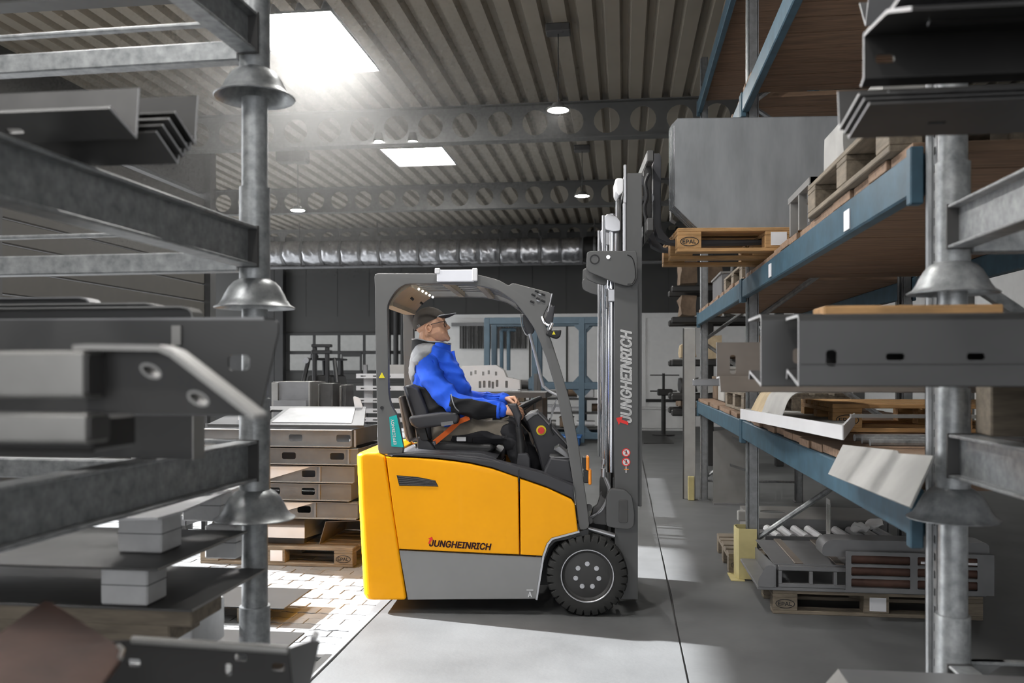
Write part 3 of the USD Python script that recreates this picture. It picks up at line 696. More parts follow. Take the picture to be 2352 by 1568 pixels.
fp('chain', MB().box(tl(1420, 0, .3)[0], tl(1426, 0, .3)[0], .29, .31, tl(0, 1000, .3)[2], tl(0, 440, .3)[2]), 'steel_dark')
cp = rounded(T2([(1348, 580), (1356, 576), (1461, 576), (1464, 590), (1463, 640), (1455, 655), (1438, 657), (1417, 651), (1346, 622)], .08), [.03, .03, .01, .02, .03, .03, .03, .03, .03], 5)
def hp(name, poly, y0, y1, b, m):
    return [fp(name, MB().prism(poly, 'y', a, c, b), m, smooth=40) for a, c in ((y0, y1), (W - y1, W - y0))]
for h in hp('mast_cover_plate', cp, .075, .10, .005, 'mast_grey'): pass
q = tl(1366, 595, .072)
fp('cover_ring', MB().add(trimesh.Trimesh(*(lambda L: (np.column_stack([q[0] + L.vertices[:, 0], q[1] + L.vertices[:, 2], q[2] + L.vertices[:, 1]]), L.faces))(lathe([(.022, .006), (.024, -.001), (.029, -.001), (.031, .006)], 28)), process=False)), 'black')
fp('cover_bolt', MB().cyl(tl(1397, 590, .068), tl(1397, 590, .08), .012, 14), 'chrome')
hp('mast_rear_plate', rounded(T2([(1343, 618), (1350, 610), (1395, 630), (1395, 655), (1372, 652), (1346, 640)], .16), .02), .16, .18, .004, 'mast_grey')
groove = [tuple(tl(x, y, .0745)) for x, y in ((1441, 585), (1452, 592), (1458, 612), (1459, 636), (1452, 650), (1441, 652))]
fp('cover_groove', MB().tube(smoothpath(groove, 4), .0035, 6), 'black')
# lower mast bracket
br = rounded(T2([(1401, 1121), (1436, 1124), (1452, 1140), (1458, 1180), (1456, 1208), (1446, 1215), (1420, 1214), (1392, 1208), (1392, 1140)], .08), .02)
hole = T2([(1421, 1147), (1442, 1147), (1442, 1200), (1421, 1200)], .08)
for a, c in ((.075, .115), (W - .115, W - .075)):
    fp('mast_bracket', MB().prism(br, 'y', a, c, .006), 'mast_grey', smooth=40)
fp('bracket_recess', MB().prism(rounded(hole, .012), 'y', .071, .078, .003), 'steel_dark')
fp('tilt_bracket', MB().prism(rounded(T2([(1362, 1165), (1372, 1160), (1381, 1128), (1384, 1140), (1402, 1156), (1402, 1206), (1366, 1204), (1356, 1190)], .13), .01), 'y', .13, .17, .005), 'steel_dark')
for px, py in ((1352, 1165), (1353, 1195)):
    fp('pivot_bolt', MB().cyl(tl(px, py, .08), tl(px, py, .16), .022, 18).cyl(tl(px, py, .072), tl(px, py, .09), .012, 14), 'steel_dark')
fp('tilt_rod', MB().cyl(tl(1345, 1212, .1), tl(1412, 1230, .1), .016, 12), 'silver')
for k in (0, 1):
    fp('hydraulic_hose', MB().tube(smoothpath([tl(1385, 1060, .14), tl(1385, 1088, .13), tl(1391 + 4 * k, 1105, .12), tl(1398 + 2 * k, 1125, .11), tl(1392, 1150, .11), tl(1378 + 3 * k, 1172, .11), tl(1355, 1192 - 5 * k, .12)], 6), .0085, 10), 'silver' if k else 'steel')
fp('hose_fitting', MB().cyl(tl(1386, 1075, .13), tl(1386, 1095, .13), .016, 12).cyl(tl(1386, 1054, .13), tl(1386, 1066, .13), .013, 12), 'silver')
# stickers on the mast
def sign(px, py):
    c = tl(px, py, MY0 - .0005); L = lathe([(0, 0), (.022, 0), (.022, .002), (0, .002)], 24)
    s = fp('safety_sign', trimesh.Trimesh(np.column_stack([c[0] + L.vertices[:, 0], c[1] - L.vertices[:, 2], c[2] + L.vertices[:, 1]]), L.faces[:, ::-1], process=False), 'sticker_white', smooth=False, label='round prohibition sticker')
    L = lathe([(.0205, .002), (.0205, .0032), (.0258, .0032), (.0258, 0)], 28)
    part(s, 'sign_ring', trimesh.Trimesh(np.column_stack([c[0] + L.vertices[:, 0], c[1] - L.vertices[:, 2], c[2] + L.vertices[:, 1]]), L.faces[:, ::-1], process=False), MAT['red'], smooth=False)
    M = trimesh.transformations.translation_matrix([c[0], c[1] - .0025, c[2]]) @ rotm(ry=45)
    part(s, 'sign_bar', MB().box(-.021, .021, -.001, .001, -.002, .002, M=M), MAT['red'], smooth=False)
    part(s, 'figure', MB().prism([(-.003, .014), (.003, .014), (.005, .002), (.010, -.004), (.003, -.002), (.006, -.016), (0, -.008), (-.008, -.016), (-.003, -.002)], 'y', -.0022, -.0018, M=trimesh.transformations.translation_matrix(c)), MAT['black'], smooth=False)
sign(1438, 1039); sign(1438, 1060.5)
c = tl(1438, 1078, MY0 - .001)
fp('cross_sticker', MB().box(c[0] - .003, c[0] + .003, c[1] - .001, c[1] + .002, c[2] - .02, c[2] + .02), 'sticker_white', smooth=False)
fp('cross_sticker', MB().box(c[0] - .013, c[0] + .016, c[1] - .002, c[1] + .001, c[2] - .001, c[2] + .004), 'orange_plastic', smooth=False)
o, e = tl(1450, 972, MY0 - .0005), tl(1450, 754, MY0 - .0005)
lettering('JUNGHEINRICH', .063, 'white_print', o, unit(e - o), -EX, float(np.linalg.norm(e - o)) * .965, shear=.22, heavy=.035)
arrow(tl(1443, 967, MY0 - .0005), EZ, -EX, .066)

# carriage and forks
for y in (.16, W - .22):
    fp('carriage_bar', MB().prism(T2([(1478, 392), (1492, 362), (1497, 362), (1497, 500), (1490, 520), (1479, 560)], .16), 'y', y, y + .05, .005), 'steel_black')
for pa, pb in ((352, 378), (505, 535)):
    a, c = tl(1483, pb, .1), tl(1499, pa, .1); fp('carriage_plate', MB().box(a[0], c[0], .02, W - .02, a[2], c[2], .006), 'steel_dark')
for k, px in enumerate((1484, 1489)):
    fp('carriage_roller', MB().cyl(tl(px, 415 + 40 * k, .17), tl(px, 415 + 40 * k, .26), .035, 18), 'steel')
fp('carriage_hose', MB().tube(smoothpath([tl(1490, 400, .12), tl(1482, 420, .1), tl(1486, 450, .1), tl(1480, 480, .12), tl(1486, 510, .12)], 5), .012, 8), 'black')
fk = [(1500, 352), (1516, 350), (1520, 366), (1520, 480), (1521, 520), (1530, 538), (1548, 545)]
FYN = .30; zfk = tl(1556, 578, .13)[2] + .0985
for y in (.30, .65):
    q = tl(1540, 549, FYN); x0 = q[0]
    poly = T2([(1500, 352), (1515, 351), (1519, 360), (1518, 480), (1519, 515), (1524, 532)], FYN) + [(x0, zfk), (x0 + .1, zfk), (x0 + 1.05, zfk - .006), (x0 + 1.05, zfk - .016), (x0 + .1, zfk - .032)] + T2([(1532, 557), (1512, 547), (1503, 522), (1500, 500)], FYN)
    fp('fork', MB().prism(poly, 'y', y, y + .11, .005), 'anthracite', smooth=40)
FORKZ = zfk

# operator place
MID = W / 2
fp('seat_cushion', MB().prism(rounded(T2([(950, 1020), (1000, 1012), (1130, 1018), (1138, 1030), (1120, 1044), (955, 1044)], .32), .02), 'y', .29, .77, .02), 'black', smooth=50)
fp('seat_base', MB().prism(rounded(T2([(958, 1004), (972, 1000), (990, 1015), (1010, 1045), (958, 1045)], .28), .012), 'y', .27, .79, .01), 'anthracite', smooth=50)
fp('backrest', MB().prism(rounded(T2([(927, 886), (940, 883), (962, 892), (985, 945), (992, 1010), (965, 1012), (948, 960)], .30), .015), 'y', .30, .76, .02), 'anthracite', smooth=50)
fp('backrest_shell', MB().prism(rounded(T2([(915, 912), (923, 908), (934, 948), (950, 1005), (940, 1016), (930, 1000)], .29), .01), 'y', .27, .79, .012), 'steel_brown', smooth=50)
fp('backrest_piping', MB().tube(smoothpath([tl(928, 888, .285), tl(938, 925, .285), tl(952, 968, .285), tl(958, 1005, .285)], 5), .006, 8), 'steel')
ar = fp('armrest', MB().prism(rounded(T2([(938, 960), (944, 955), (1010, 946), (1048, 946), (1055, 955), (1052, 973), (960, 985), (944, 976)], .2), .018), 'y', .19, .27, .015), 'anthracite', smooth=50)
part(ar, 'armrest_plate', MB().prism(T2([(1012, 970), (1040, 966), (1042, 974), (1014, 979)], .185), 'y', .182, .2), MAT['steel'])
part(ar, 'armrest_stay', MB().prism(T2([(950, 975), (975, 975), (985, 1010), (968, 1010)], .27), 'y', .25, .29, .006), MAT['black'])
fp('seat_belt', MB().prism([tuple(p) for p in sheet(T2([(998, 1016), (1030, 990), (1054, 968), (1078, 958)], .26), .032).exterior.coords[:-1]], 'y', .25, .256), 'belt', label='orange lap belt')
fp('belt_anchor', MB().cyl(tl(996, 1012, .25), tl(1000, 1020, .26), .012), 'chrome')
col = rounded(T2([(1204, 957), (1215, 949), (1232, 945), (1248, 960), (1306, 1024), (1300, 1034), (1262, 1085), (1246, 1086), (1232, 1030)], .36), .012)
fp('steering_console', MB().prism(col, 'y', .36, .72, .012), 'anthracite', smooth=50)
fp('console_cap', MB().prism(rounded(T2([(1204, 957), (1215, 949), (1232, 945), (1238, 951), (1226, 955), (1210, 968)], .35), .006), 'y', .35, .73, .006), 'steel')
fp('console_edge', MB().tube([tl(1234, 947, .35), tl(1248, 960, .35), tl(1306, 1024, .35)], .005, 6), 'silver')
q = tl(1243, 988, .352)
fp('button_ring', MB().cyl(q, q + [0, .02, 0], .032, 28), 'sign_yellow', label='yellow ring of the emergency stop')
fp('stop_button', MB().cyl(q - [0, .022, 0], q + [0, .01, 0], .021, 24), 'red', label='red emergency stop button')
fc = rounded(T2([(1248, 1086), (1264, 1051), (1310, 1056), (1318, 1112), (1250, 1092)], .1), .008)
fp('dash_cowl', MB().prism(fc, 'y', .10, W - .10, .012), 'anthracite', smooth=50)
fp('dash_tray', MB().prism(T2([(1272, 1030), (1284, 1022), (1302, 1036), (1312, 1052), (1266, 1050), (1262, 1046), (1296, 1046)], .2), 'y', .14, .34, .006), 'steel')
fp('side_cowl', MB().prism(rounded(T2([(1186, 1082), (1190, 1040), (1212, 1040), (1218, 1050), (1220, 1090)], .22), .008), 'y', .16, .24, .008), 'anthracite')
# steering wheel
sw = tl(1188, 938, .53); N = unit(np.array([-.42, 0, .91])); A1 = unit(np.cross([0, 1.0, 0], N)); A2 = np.array([0, 1.0, 0])
ang = np.linspace(0, 2 * PI, 41)
ring = np.array([sw + .165 * (math.cos(a) * A1 + math.sin(a) * A2) for a in ang])
whl = fp('steering_wheel', MB().tube(ring, .015, 12, cap=False), 'black')
for a in (.3, 2.4, 4.5): part(whl, 'spoke', MB().cyl(sw - N * .03, sw + .16 * (math.cos(a) * A1 + math.sin(a) * A2), .011, 8), MAT['steel_black'])
fp('steering_shaft', MB().cyl(sw - N * .03, tl(1225, 985, .53), .035, 16), 'black')
fp('control_lever', MB().prism(rounded(T2([(1165, 927), (1188, 926), (1193, 940), (1200, 955), (1190, 985), (1185, 965), (1176, 945)], .27), .008), 'y', .235, .275, .012), 'anthracite', smooth=50)
fp('lever_boot', MB().tube(smoothpath([tl(1188, 955, .26), tl(1192, 985, .26), tl(1196, 1020, .26), tl(1198, 1060, .25)], 5), [.02] * 5 + [.024] * 5 + [.028] * 6, 12), 'black')
# ---------------------------------------------------------------- the driver, in the forklift's frame
LYD = .53
def J(px, py, ly=LYD): return np.array(tl(px, py, ly))
SPH = trimesh.creation.icosphere(2, 1.0).vertices
def hull(*balls):
    pts = np.vstack([np.array(c) + SPH * r for c, r in balls])
    return m3.Manifold.hull_points(pts.astype(np.float32))
def chain(joints):
    return [hull(a, b) for a, b in zip(joints[:-1], joints[1:])]
def union(ms): return m3.Manifold.batch_boolean(list(ms), m3.OpType.Add)
def finish(m, length, it=8, wrinkle=0.0, seed=0, freq=(14, 14, 14)):
    mm = m.refine_to_length(length).to_mesh()
    t = trimesh.Trimesh(mm.vert_properties[:, :3], mm.tri_verts, process=False)
    trimesh.smoothing.filter_taubin(t, lamb=.5, nu=.52, iterations=it)
    if wrinkle:
        n = t.vertex_normals; q = np.array(t.vertices) * np.array(freq)
        w = 1 - np.abs(2 * meshkit.noise(q + 2.5 * meshkit.noise(q * .5, seed + 3)[:, None], seed) - 1)
        t.vertices = t.vertices + n * ((w ** 2 - .12) * wrinkle)[:, None]
    return t
def pair(px, py, r, hw): return [(J(px, py, LYD - hw), r), (J(px, py, LYD + hw), r)]
def stations(st, g=0.0):
    out = []
    for a, b in zip(st[:-1], st[1:]):
        out.append(hull(*[(c, r + g) for c, r in pair(*a) + pair(*b)]))
    return out
torso = [(980, 822, .082, .125), (997, 848, .145, .07), (1009, 880, .165, .055), (1022, 914, .175, .05), (1030, 946, .165, .05)]
armN = [(J(978, 838, .335), .072), (J(1000, 880, .29), .070), (J(1040, 923, .255), .062), (J(1095, 936, .27), .055), (J(1152, 943, .31), .042)]
armF = [(J(988, 838, .725), .072), (J(1015, 880, .77), .070), (J(1060, 920, .80), .062), (J(1110, 922, .76), .055), (J(1156, 920, .70), .042)]
legN = [(J(1012, 985, .43), .088), (J(1080, 992, .40), .082), (J(1168, 992, .37), .064), (J(1182, 1012, .37), .060), (J(1198, 1068, .37), .050)]
legF = [(J(1012, 982, .63), .088), (J(1080, 985, .66), .082), (J(1172, 982, .68), .064), (J(1192, 1005, .68), .060), (J(1226, 1070, .66), .050)]
def grow(ch, g): return [(c, r + g) for c, r in ch]
def hand(w, d, n, s, curl, sc=1.0, thumb=.6):
    "w wrist, d towards the fingers, n back of the hand, s towards the thumb"
    d, n = unit(np.array(d, float)), np.array(n, float); n = unit(n - d * (n @ d)); s_ = np.cross(d, n) * s
    w = np.array(w); ms = []
    k = [w + d * .085 * sc + s_ * o * sc for o in (.030, .010, -.011, -.030)]
    ms.append(hull((w, .024 * sc), (w + s_ * .012, .022 * sc), (k[0], .0125 * sc), (k[1], .013 * sc), (k[2], .0125 * sc), (k[3], .0115 * sc)))
    for kk, L, r in zip(k, (.040, .045, .041, .032), (.0092, .0095, .009, .008)):
        p, dd, ang = kk, d, 0; js = [(p, r * 1.15 * sc)]
        for i, q in enumerate((1.0, .68, .52)):
            ang += curl[i]; dd = d * math.cos(ang) - n * math.sin(ang); p = p + dd * L * q * sc; js.append((p, r * (1 - .07 * (i + 1)) * sc))
        ms += chain(js)
    b = w + d * .02 * sc + s_ * .022 * sc
    t1 = b + (d * .55 + s_ * .65 - n * .35) * .045 * sc; t2 = t1 + (d * .85 + s_ * .1 - n * thumb) * .036 * sc; t3 = t2 + (d * .9 - s_ * .25 - n * thumb) * .028 * sc
    ms += chain([(b, .0155 * sc), (t1, .0125 * sc), (t2, .0108 * sc), (t3, .009 * sc)])
    return ms
def hd(px, py, r, hw=0.0): return [(J(px, py, LYD - hw), r), (J(px, py, LYD + hw), r)] if hw else [(J(px, py), r)]
head = [hull(*hd(984, 740, .084, .006), *hd(996, 738, .078, .008), *hd(974, 746, .062, .012)),
        hull(*hd(994, 736, .066, .008), *hd(1007, 745, .031, .028), *hd(1006, 760, .030, .036), *hd(984, 768, .030, .044), *hd(1024, 776, .020, .012), *hd(1012, 778, .022, .022)),
        hull(*hd(1027, 777, .020, .008), *hd(1015, 766, .034, .018)),
        hull(*hd(1012, 742, .019, .018), *hd(1015, 740, .016, .010)),
        hull(*hd(1019, 741, .010), *hd(1031, 752, .0095), *hd(1022, 756, .012, .006)), hull(*hd(1030, 753, .009), *hd(1025, 755, .0095, .010)),
        hull(*hd(1020, 758, .02, .010), *hd(1024, 763, .013, .012)), hull(*hd(1026, 763, .0082, .010), *hd(1020, 763, .009, .020)), hull(*hd(1027, 768.5, .0078, .009), *hd(1020, 769, .009, .018)),
        hull(*hd(984, 765, .058, .01), *hd(988, 790, .058, .01), *hd(980, 810, .064, .02))]
for sgn in (-1, 1):
    L = [(J(984.5 + 6.0 * math.cos(a), 752.5 - 9.2 * math.sin(a), LYD + sgn * (.086 - .005 * math.cos(a))), .0055 if a > -1.2 else .007) for a in np.linspace(-.35 * PI, 1.55 * PI, 14)]
    head += chain(L); head.append(hull((J(985, 753, LYD + sgn * .078), .011), (J(988, 757, LYD + sgn * .078), .009)))
hN = hand(J(1154, 943, .31), (1, .05, .02), (.0, -.75, .65), -1, (.55, .7, .6))
hF = hand(J(1160, 920, .70), (1, -.45, .10), (.1, .5, .8), 1, (.9, 1.0, .8))
bodym = union(head + hN + hF + stations(torso, -.02) + chain(grow(armN, -.012)) + chain(grow(armF, -.012)) + chain(grow(legN, -.012)) + chain(grow(legF, -.012)) + [hull((J(978, 822), .05), (J(988, 795), .055))])
WL, WA, WF = .012, .018, (8, 9, 13)
DRV = thing('person', 'seated driver in a blue work jacket and dark cap looking up at the raised load', 'person', TO, math.degrees(TR))
dp = lambda name, mb, m, **k: part(DRV, name, mb, MAT[m], **k)
dp('body', finish(bodym, .0075, 6), 'skin', smooth=True)
tors = union(stations(torso)); TORS2 = union(stations(torso, .006))
sleeves = union(chain(armN) + chain(armF))
dp('jacket', finish(union([tors, sleeves]), WL, 6, WA, 3, WF), 'jacket_blue', smooth=True)
def region(pts, y0, y1, ly=.35): return manifold(prism(Polygon(T2(pts, ly)), 'y', y0, y1))
def patch(name, base, pts, y0, y1, m, ly=.35, wr=.018, sd=3, fr=None):
    q = base ^ region(pts, y0, y1, ly)
    if q.volume() > 1e-7: dp(name, finish(q, .012, 1, wr, sd, fr or WF), m, smooth=40)
both2 = union(stations(torso, .009) + chain(grow(armN, .0085)) + chain(grow(armF, .0085)))
patch('jacket_yoke', both2, [(920, 790), (992, 790), (984, 815), (958, 838), (946, 880), (944, 905), (915, 905)], 0, 1.2, 'jacket_grey')
patch('side_panel', union(stations(torso, .008)), [(948, 885), (985, 893), (1040, 925), (1052, 965), (990, 960), (960, 930)], 0, 1.2, 'jacket_black')
patch('forearm_patch', union(chain(grow(armN, .007))), [(1036, 906), (1060, 916), (1145, 932), (1150, 936), (1146, 975), (1060, 975), (1040, 945)], 0, .6, 'jacket_black', .25)
patch('cuff', union(chain(grow(armN, .009)[-2:])), [(1143, 920), (1150, 920), (1148, 970), (1139, 970)], 0, .6, 'jacket_blue', .3, 0)
dp('sleeve_seam', MB().tube(smoothpath([J(1036, 905, .18), J(1040, 922, .165), J(1046, 936, .175), J(1054, 944, .2)], 5), .004, 6), 'jacket_grey')
# collar
def collar(z, dz):
    v = []; n = 36
    for (cx, cy, rx, ry, tilt) in ((994, 815, .132, .125, .02), (990, 804, .132, .112, .06), (991, 784, .128, .108, .14), (991, 783, .118, .098, .14), (990, 806, .118, .098, .06)):
        c = J(cx, cy); a = np.arange(n) * 2 * PI / n
        v.append(np.column_stack([c[0] + rx * np.cos(a), c[1] + ry * np.sin(a), c[2] - tilt * rx * np.cos(a) + .004 * np.sin(5 * a)]))
    m = len(v); f = [[i * n + j, i * n + (j + 1) % n, (i + 1) * n + (j + 1) % n, (i + 1) * n + j] for i in range(m - 1) for j in range(n)]
    return trimesh.Trimesh(np.vstack(v), np.array([t for q in f for t in ([q[0], q[1], q[2]], [q[0], q[2], q[3]])]), process=False)
cm = collar(0, 0); fc_ = cm.triangles_center[:, 0] < J(1003, 790)[0]
def sub(m, keep): q = trimesh.Trimesh(m.vertices, m.faces[keep], process=False); q.remove_unreferenced_vertices(); return q
dp('collar', sub(cm, ~fc_), 'jacket_blue', smooth=True)
dp('collar_back', sub(cm, fc_), 'jacket_black', smooth=True)
cr = [c for c in cm.vertices[36 * 2:36 * 3]]
dp('collar_edge', MB().tube(np.array(cr + [cr[0]]), .0045, 6, cap=False), 'jacket_grey')
dp('zip_flap', MB().tube(smoothpath([J(1040, 806, .52), J(1046, 832, .52), J(1062, 862, .52), J(1077, 895, .52), J(1083, 925, .52), J(1082, 948, .52)], 5), .011, 8), 'jacket_blue')
# trousers, boots
tr = union(chain(legN[:4]) + chain(legF[:4]) + stations([(1010, 968, .10, .10), (1006, 985, .105, .10)]))
dp('trousers', finish(tr, .014, 8, .016, 8, (9, 9, 12)), 'trousers', smooth=True)
low = union(chain(grow(legN, .005)[3:]) + chain(grow(legF, .005)[3:]) + chain(grow(legN, .004)[2:4]) + chain(grow(legF, .004)[2:4]))
dp('trouser_legs', finish(low, .014, 6, .012, 5, (10, 9, 9)), 'trousers_dark', smooth=True)
patch('thigh_shade_panel', union(chain(grow(legN, .007)[:4])), [(1040, 1000), (1120, 990), (1150, 1000), (1190, 1010), (1190, 1040), (1030, 1040)], 0, .53, 'trousers_dark', .36, .016, 8, (9, 9, 12))  # dark two-tone cloth with the shading of the lower thigh put into it
dp('pocket_zip', MB().tube(smoothpath([J(1090, 982, .325), J(1086, 998, .315), J(1084, 1016, .325)], 4), .005, 6), 'black')
q = J(1060, 1008, .315); dp('pocket_label', MB().box(q[0] - .03, q[0] + .03, q[1] - .012, q[1] + .004, q[2] - .014, q[2] + .014, .003), 'sticker_white', label='small white label on the thigh pocket')
for ch, lab in ((legN, 0), (legF, 1)):
    a = ch[-1][0]
    dp('boot', finish(union([hull((a, .056), (a + [.01, 0, -.06], .055)), hull((a + [.0, 0, -.07], .05), (a + [.13, 0, -.085], .04), (a + [.14, 0, -.09], .035))]), .012, 6), 'black', smooth=True)
# cap, glasses, eyes
c0 = J(985, 742); n = 40; v = []; f = []
plane_a, plane_b = J(950, 762), J(1012, 729)
slope = (plane_b[2] - plane_a[2]) / (plane_b[0] - plane_a[0])
rows_ = 12
for i in range(rows_ + 1):
    t = i / rows_
    for j in range(n):
        a = 2 * PI * j / n
        ca, sa = math.cos(a), math.sin(a)
        e0 = math.atan(slope * .104 * ca / .104 + (plane_a[2] - c0[2] + slope * (c0[0] - plane_a[0])) / .1)
        el = e0 + (PI / 2 - e0) * t
        r = np.array([.108 + .016 * max(ca, 0) ** 2, .097, .108])
        bump = 1 + .02 * math.exp(-((el - .35) / .35) ** 2) * max(ca, 0)
        v.append(c0 + r * bump * np.array([math.cos(el) * ca, math.cos(el) * sa, math.sin(el)]))
for i in range(rows_):
    for j in range(n): f.append([i * n + j, i * n + (j + 1) % n, (i + 1) * n + (j + 1) % n, (i + 1) * n + j])
cap = dp('cap', MB().add((np.array(v), np.array(f))), 'cap', smooth=True)
bv, bf = [], []
A_, B_ = J(1008, 729), J(1047, 720); nb = 13
for side in (0.006, -0.001):
    for i in range(7):
        for j in range(nb):
            s = (j / (nb - 1) - .5) * 2; t = i / 6
            x = A_[0] - .018 * s * s - .035 * abs(s) ** 3 + (B_[0] - A_[0]) * t * (1 - .42 * s * s)
            z = A_[2] - .012 * s * s * (1 - t * .3) + (B_[2] - A_[2]) * t - .012 * math.sin(t * PI) * 1 - .010 * s * s * t + side
            bv.append((x, LYD + s * .078 * (1 - .12 * t), z))
m_ = 7 * nb
for k in range(2):
    for i in range(6):
        for j in range(nb - 1):
            q = [k * m_ + i * nb + j, k * m_ + i * nb + j + 1, k * m_ + (i + 1) * nb + j + 1, k * m_ + (i + 1) * nb + j]
            bf.append(q if k == 0 else q[::-1])
edge = [i * nb for i in range(7)] + [6 * nb + j for j in range(1, nb)] + [i * nb + nb - 1 for i in range(5, -1, -1)]
for a, b in zip(edge[:-1], edge[1:]): bf.append([a, b, b + m_, a + m_])
part(cap, 'brim', MB().add((np.array(bv), np.array(bf))), MAT['cap'], smooth=60)
part(cap, 'brim_piping', MB().tube(np.array(bv)[np.array(edge)] + [0, 0, -.004], .0035, 6), MAT['jacket_grey'])
part(cap, 'button', MB().add(trimesh.creation.icosphere(1, .008), trimesh.transformations.translation_matrix(c0 + [0, 0, .106])), MAT['cap'])
o = J(958, 757, LYD - .093); e_ = J(972, 747.5, LYD - .097)
lettering('10', .014, 'jacket_grey', J(960, 752, LYD - .086) + [0, -.004, 0], unit(np.array([.85, -.22, .45])), unit(np.array([-.45, 0, .85])), .020, shear=0, parent=cap, name='cap_print')
for s in (-1, 1):
    dp('eye', MB().add(trimesh.creation.icosphere(2, .0125), trimesh.transformations.translation_matrix(J(1014, 745, LYD + s * .031))), 'white_print', smooth=True)
    dp('pupil', MB().add(trimesh.creation.icosphere(1, .006), trimesh.transformations.translation_matrix(J(1014, 745, LYD + s * .031) + [.0085, s * .002, .001])), 'black', smooth=True)
    dp('eyebrow', MB().tube(smoothpath([J(1013, 738, LYD + s * .046), J(1018, 736.5, LYD + s * .036), J(1021, 737.5, LYD + s * .02)], 4), .0035, 6), 'trousers')
g = MB()
for s in (-1, 1):
    g.tube([J(983, 746.5, LYD + s * .086), J(1000, 742, LYD + s * .083), J(1020, 737.5, LYD + s * .066)], .0022, 6)
    cc = J(1022.5, 744, LYD + s * .034)
    g.tube(np.array([cc + [.004 * math.cos(a), .024 * math.cos(a), .019 * math.sin(a)] for a in np.linspace(0, 2 * PI, 25)]), .0018, 6, cap=False)
g.tube([J(1024, 742, LYD - .011), J(1025, 741, LYD), J(1024, 742, LYD + .011)], .0018, 6)
dp('glasses', g, 'black')
for s in (-1, 1):
    q = J(1031.2, 766, LYD + s * .012)
dp('mouth_line', MB().tube(smoothpath([J(1021, 766.5, LYD - .021), J(1028, 766, LYD - .012), J(1029.5, 766, LYD), J(1028, 766, LYD + .012), J(1021, 766.5, LYD + .021)], 4), .0016, 6), 'rust')
# ---------------------------------------------------------------- pallets
def make_pallet(label, loc, rotz=0, wood='pallet_wood', group=None, mark=True, mx=.0725):
    t = thing('euro_pallet', label, 'pallet', loc, rotz, group); m = MAT[wood]
    for y0, w in ((0, .1), (.35, .1), (.7, .1)):
        part(t, 'bottom_board', MB().box(0, 1.2, y0, y0 + w, 0, .022, .003), m)
    for i, (x0, w) in enumerate(((0, .145), (.5275, .145), (1.055, .145))):
        for y0 in (0, .35, .7): part(t, 'block', MB().box(x0, x0 + w, y0, y0 + .1, .022, .1, .003), m)
        part(t, 'stringer_board', MB().box(x0, x0 + w, 0, .8, .1, .122, .003), m)
    for y0, w in ((0, .145), (.187, .1), (.3275, .145), (.5125, .1), (.655, .145)):
        part(t, 'top_board', MB().box(0, 1.2, y0, y0 + w, .122, .144, .003), m)
    if mark:
        for x0 in (mx,):
            part(t, 'oval_mark', MB().tube(np.array([(x0 + .055 * math.cos(a), -.001, .062 + .026 * math.sin(a)) for a in np.linspace(0, 2 * PI, 25)]), .0022, 5, cap=False), MAT['black'])
            lettering('EPAL', .022, 'black', np.array([x0 - .042, .0005, .051]), EX, EZ, .082, depth=.002, shear=0, parent=t, name='block_mark')
        part(t, 'paper_label', MB().box(.560, .655, -.003, .0, .035, .115), MAT['sticker_white'], smooth=False)
    return t
# ---------------------------------------------------------------- the pallet rack on the right
RX, RD = .875, 1.1
RYS = (2.63, 6.35, 10.06)
rack = thing('pallet_rack', 'tall pallet rack with galvanised uprights, blue beams and brown plank shelves along the aisle', 'rack', (RX, 0, 0))
rp = lambda name, mb, m, parent=None, **k: part(parent or rack, name, mb, MAT[m], **k)
def upright(y, x, h=5.0, holes=True):
    s = 1 if x < .5 else -1
    face = sbox(y - .05, 0, y + .05, h)
    hs = []
    if holes:
        for k in range(int(h / .05)):
            z = .03 + k * .05
            for o in (-.03, .03): hs.append(sbox(y + o - .007, z, y + o + .007, z + .022))
    g = face.difference(unary_union(hs)) if hs else face
    mb = MB().prism(g, 'x', x, x + s * .004)
    mb.box(x, x + s * .07, y - .05, y - .046, 0, h).box(x, x + s * .07, y + .046, y + .05, 0, h).box(x + s * .06, x + s * .064, y - .05, y - .03, 0, h).box(x + s * .06, x + s * .064, y + .03, y + .05, 0, h)
    mb.cyl((x - s * .002, y, .0), (x - s * .002, y, h), .012, 8)
    u = rp('upright', mb, 'galv_light', smooth=False)
    rp('foot_plate', MB().box(x - .03, x + s * .09, y - .07, y + .07, 0, .008), 'steel')
for y in RYS:
    upright(y, 0); upright(y, RD)
    z = .25; k = 0
    while z < 4.6:
        rp('brace', MB().cyl((.03, y, z), (RD - .03, y, z + .75 * (1 if k % 2 == 0 else 0) if 0 else z + .75), .02, 8) if k % 2 == 0 else MB().cyl((RD - .03, y, z), (.03, y, z + .75), .02, 8), 'galv')
        z += .78; k += 1
    rp('cross_tie', MB().cyl((.03, y, .22), (RD - .03, y, .22), .014, 6), 'galv')
LEV = ((1.115, .13), (2.105, .125), (3.42, .13), (4.5, .13))
rnd = random.Random(11)
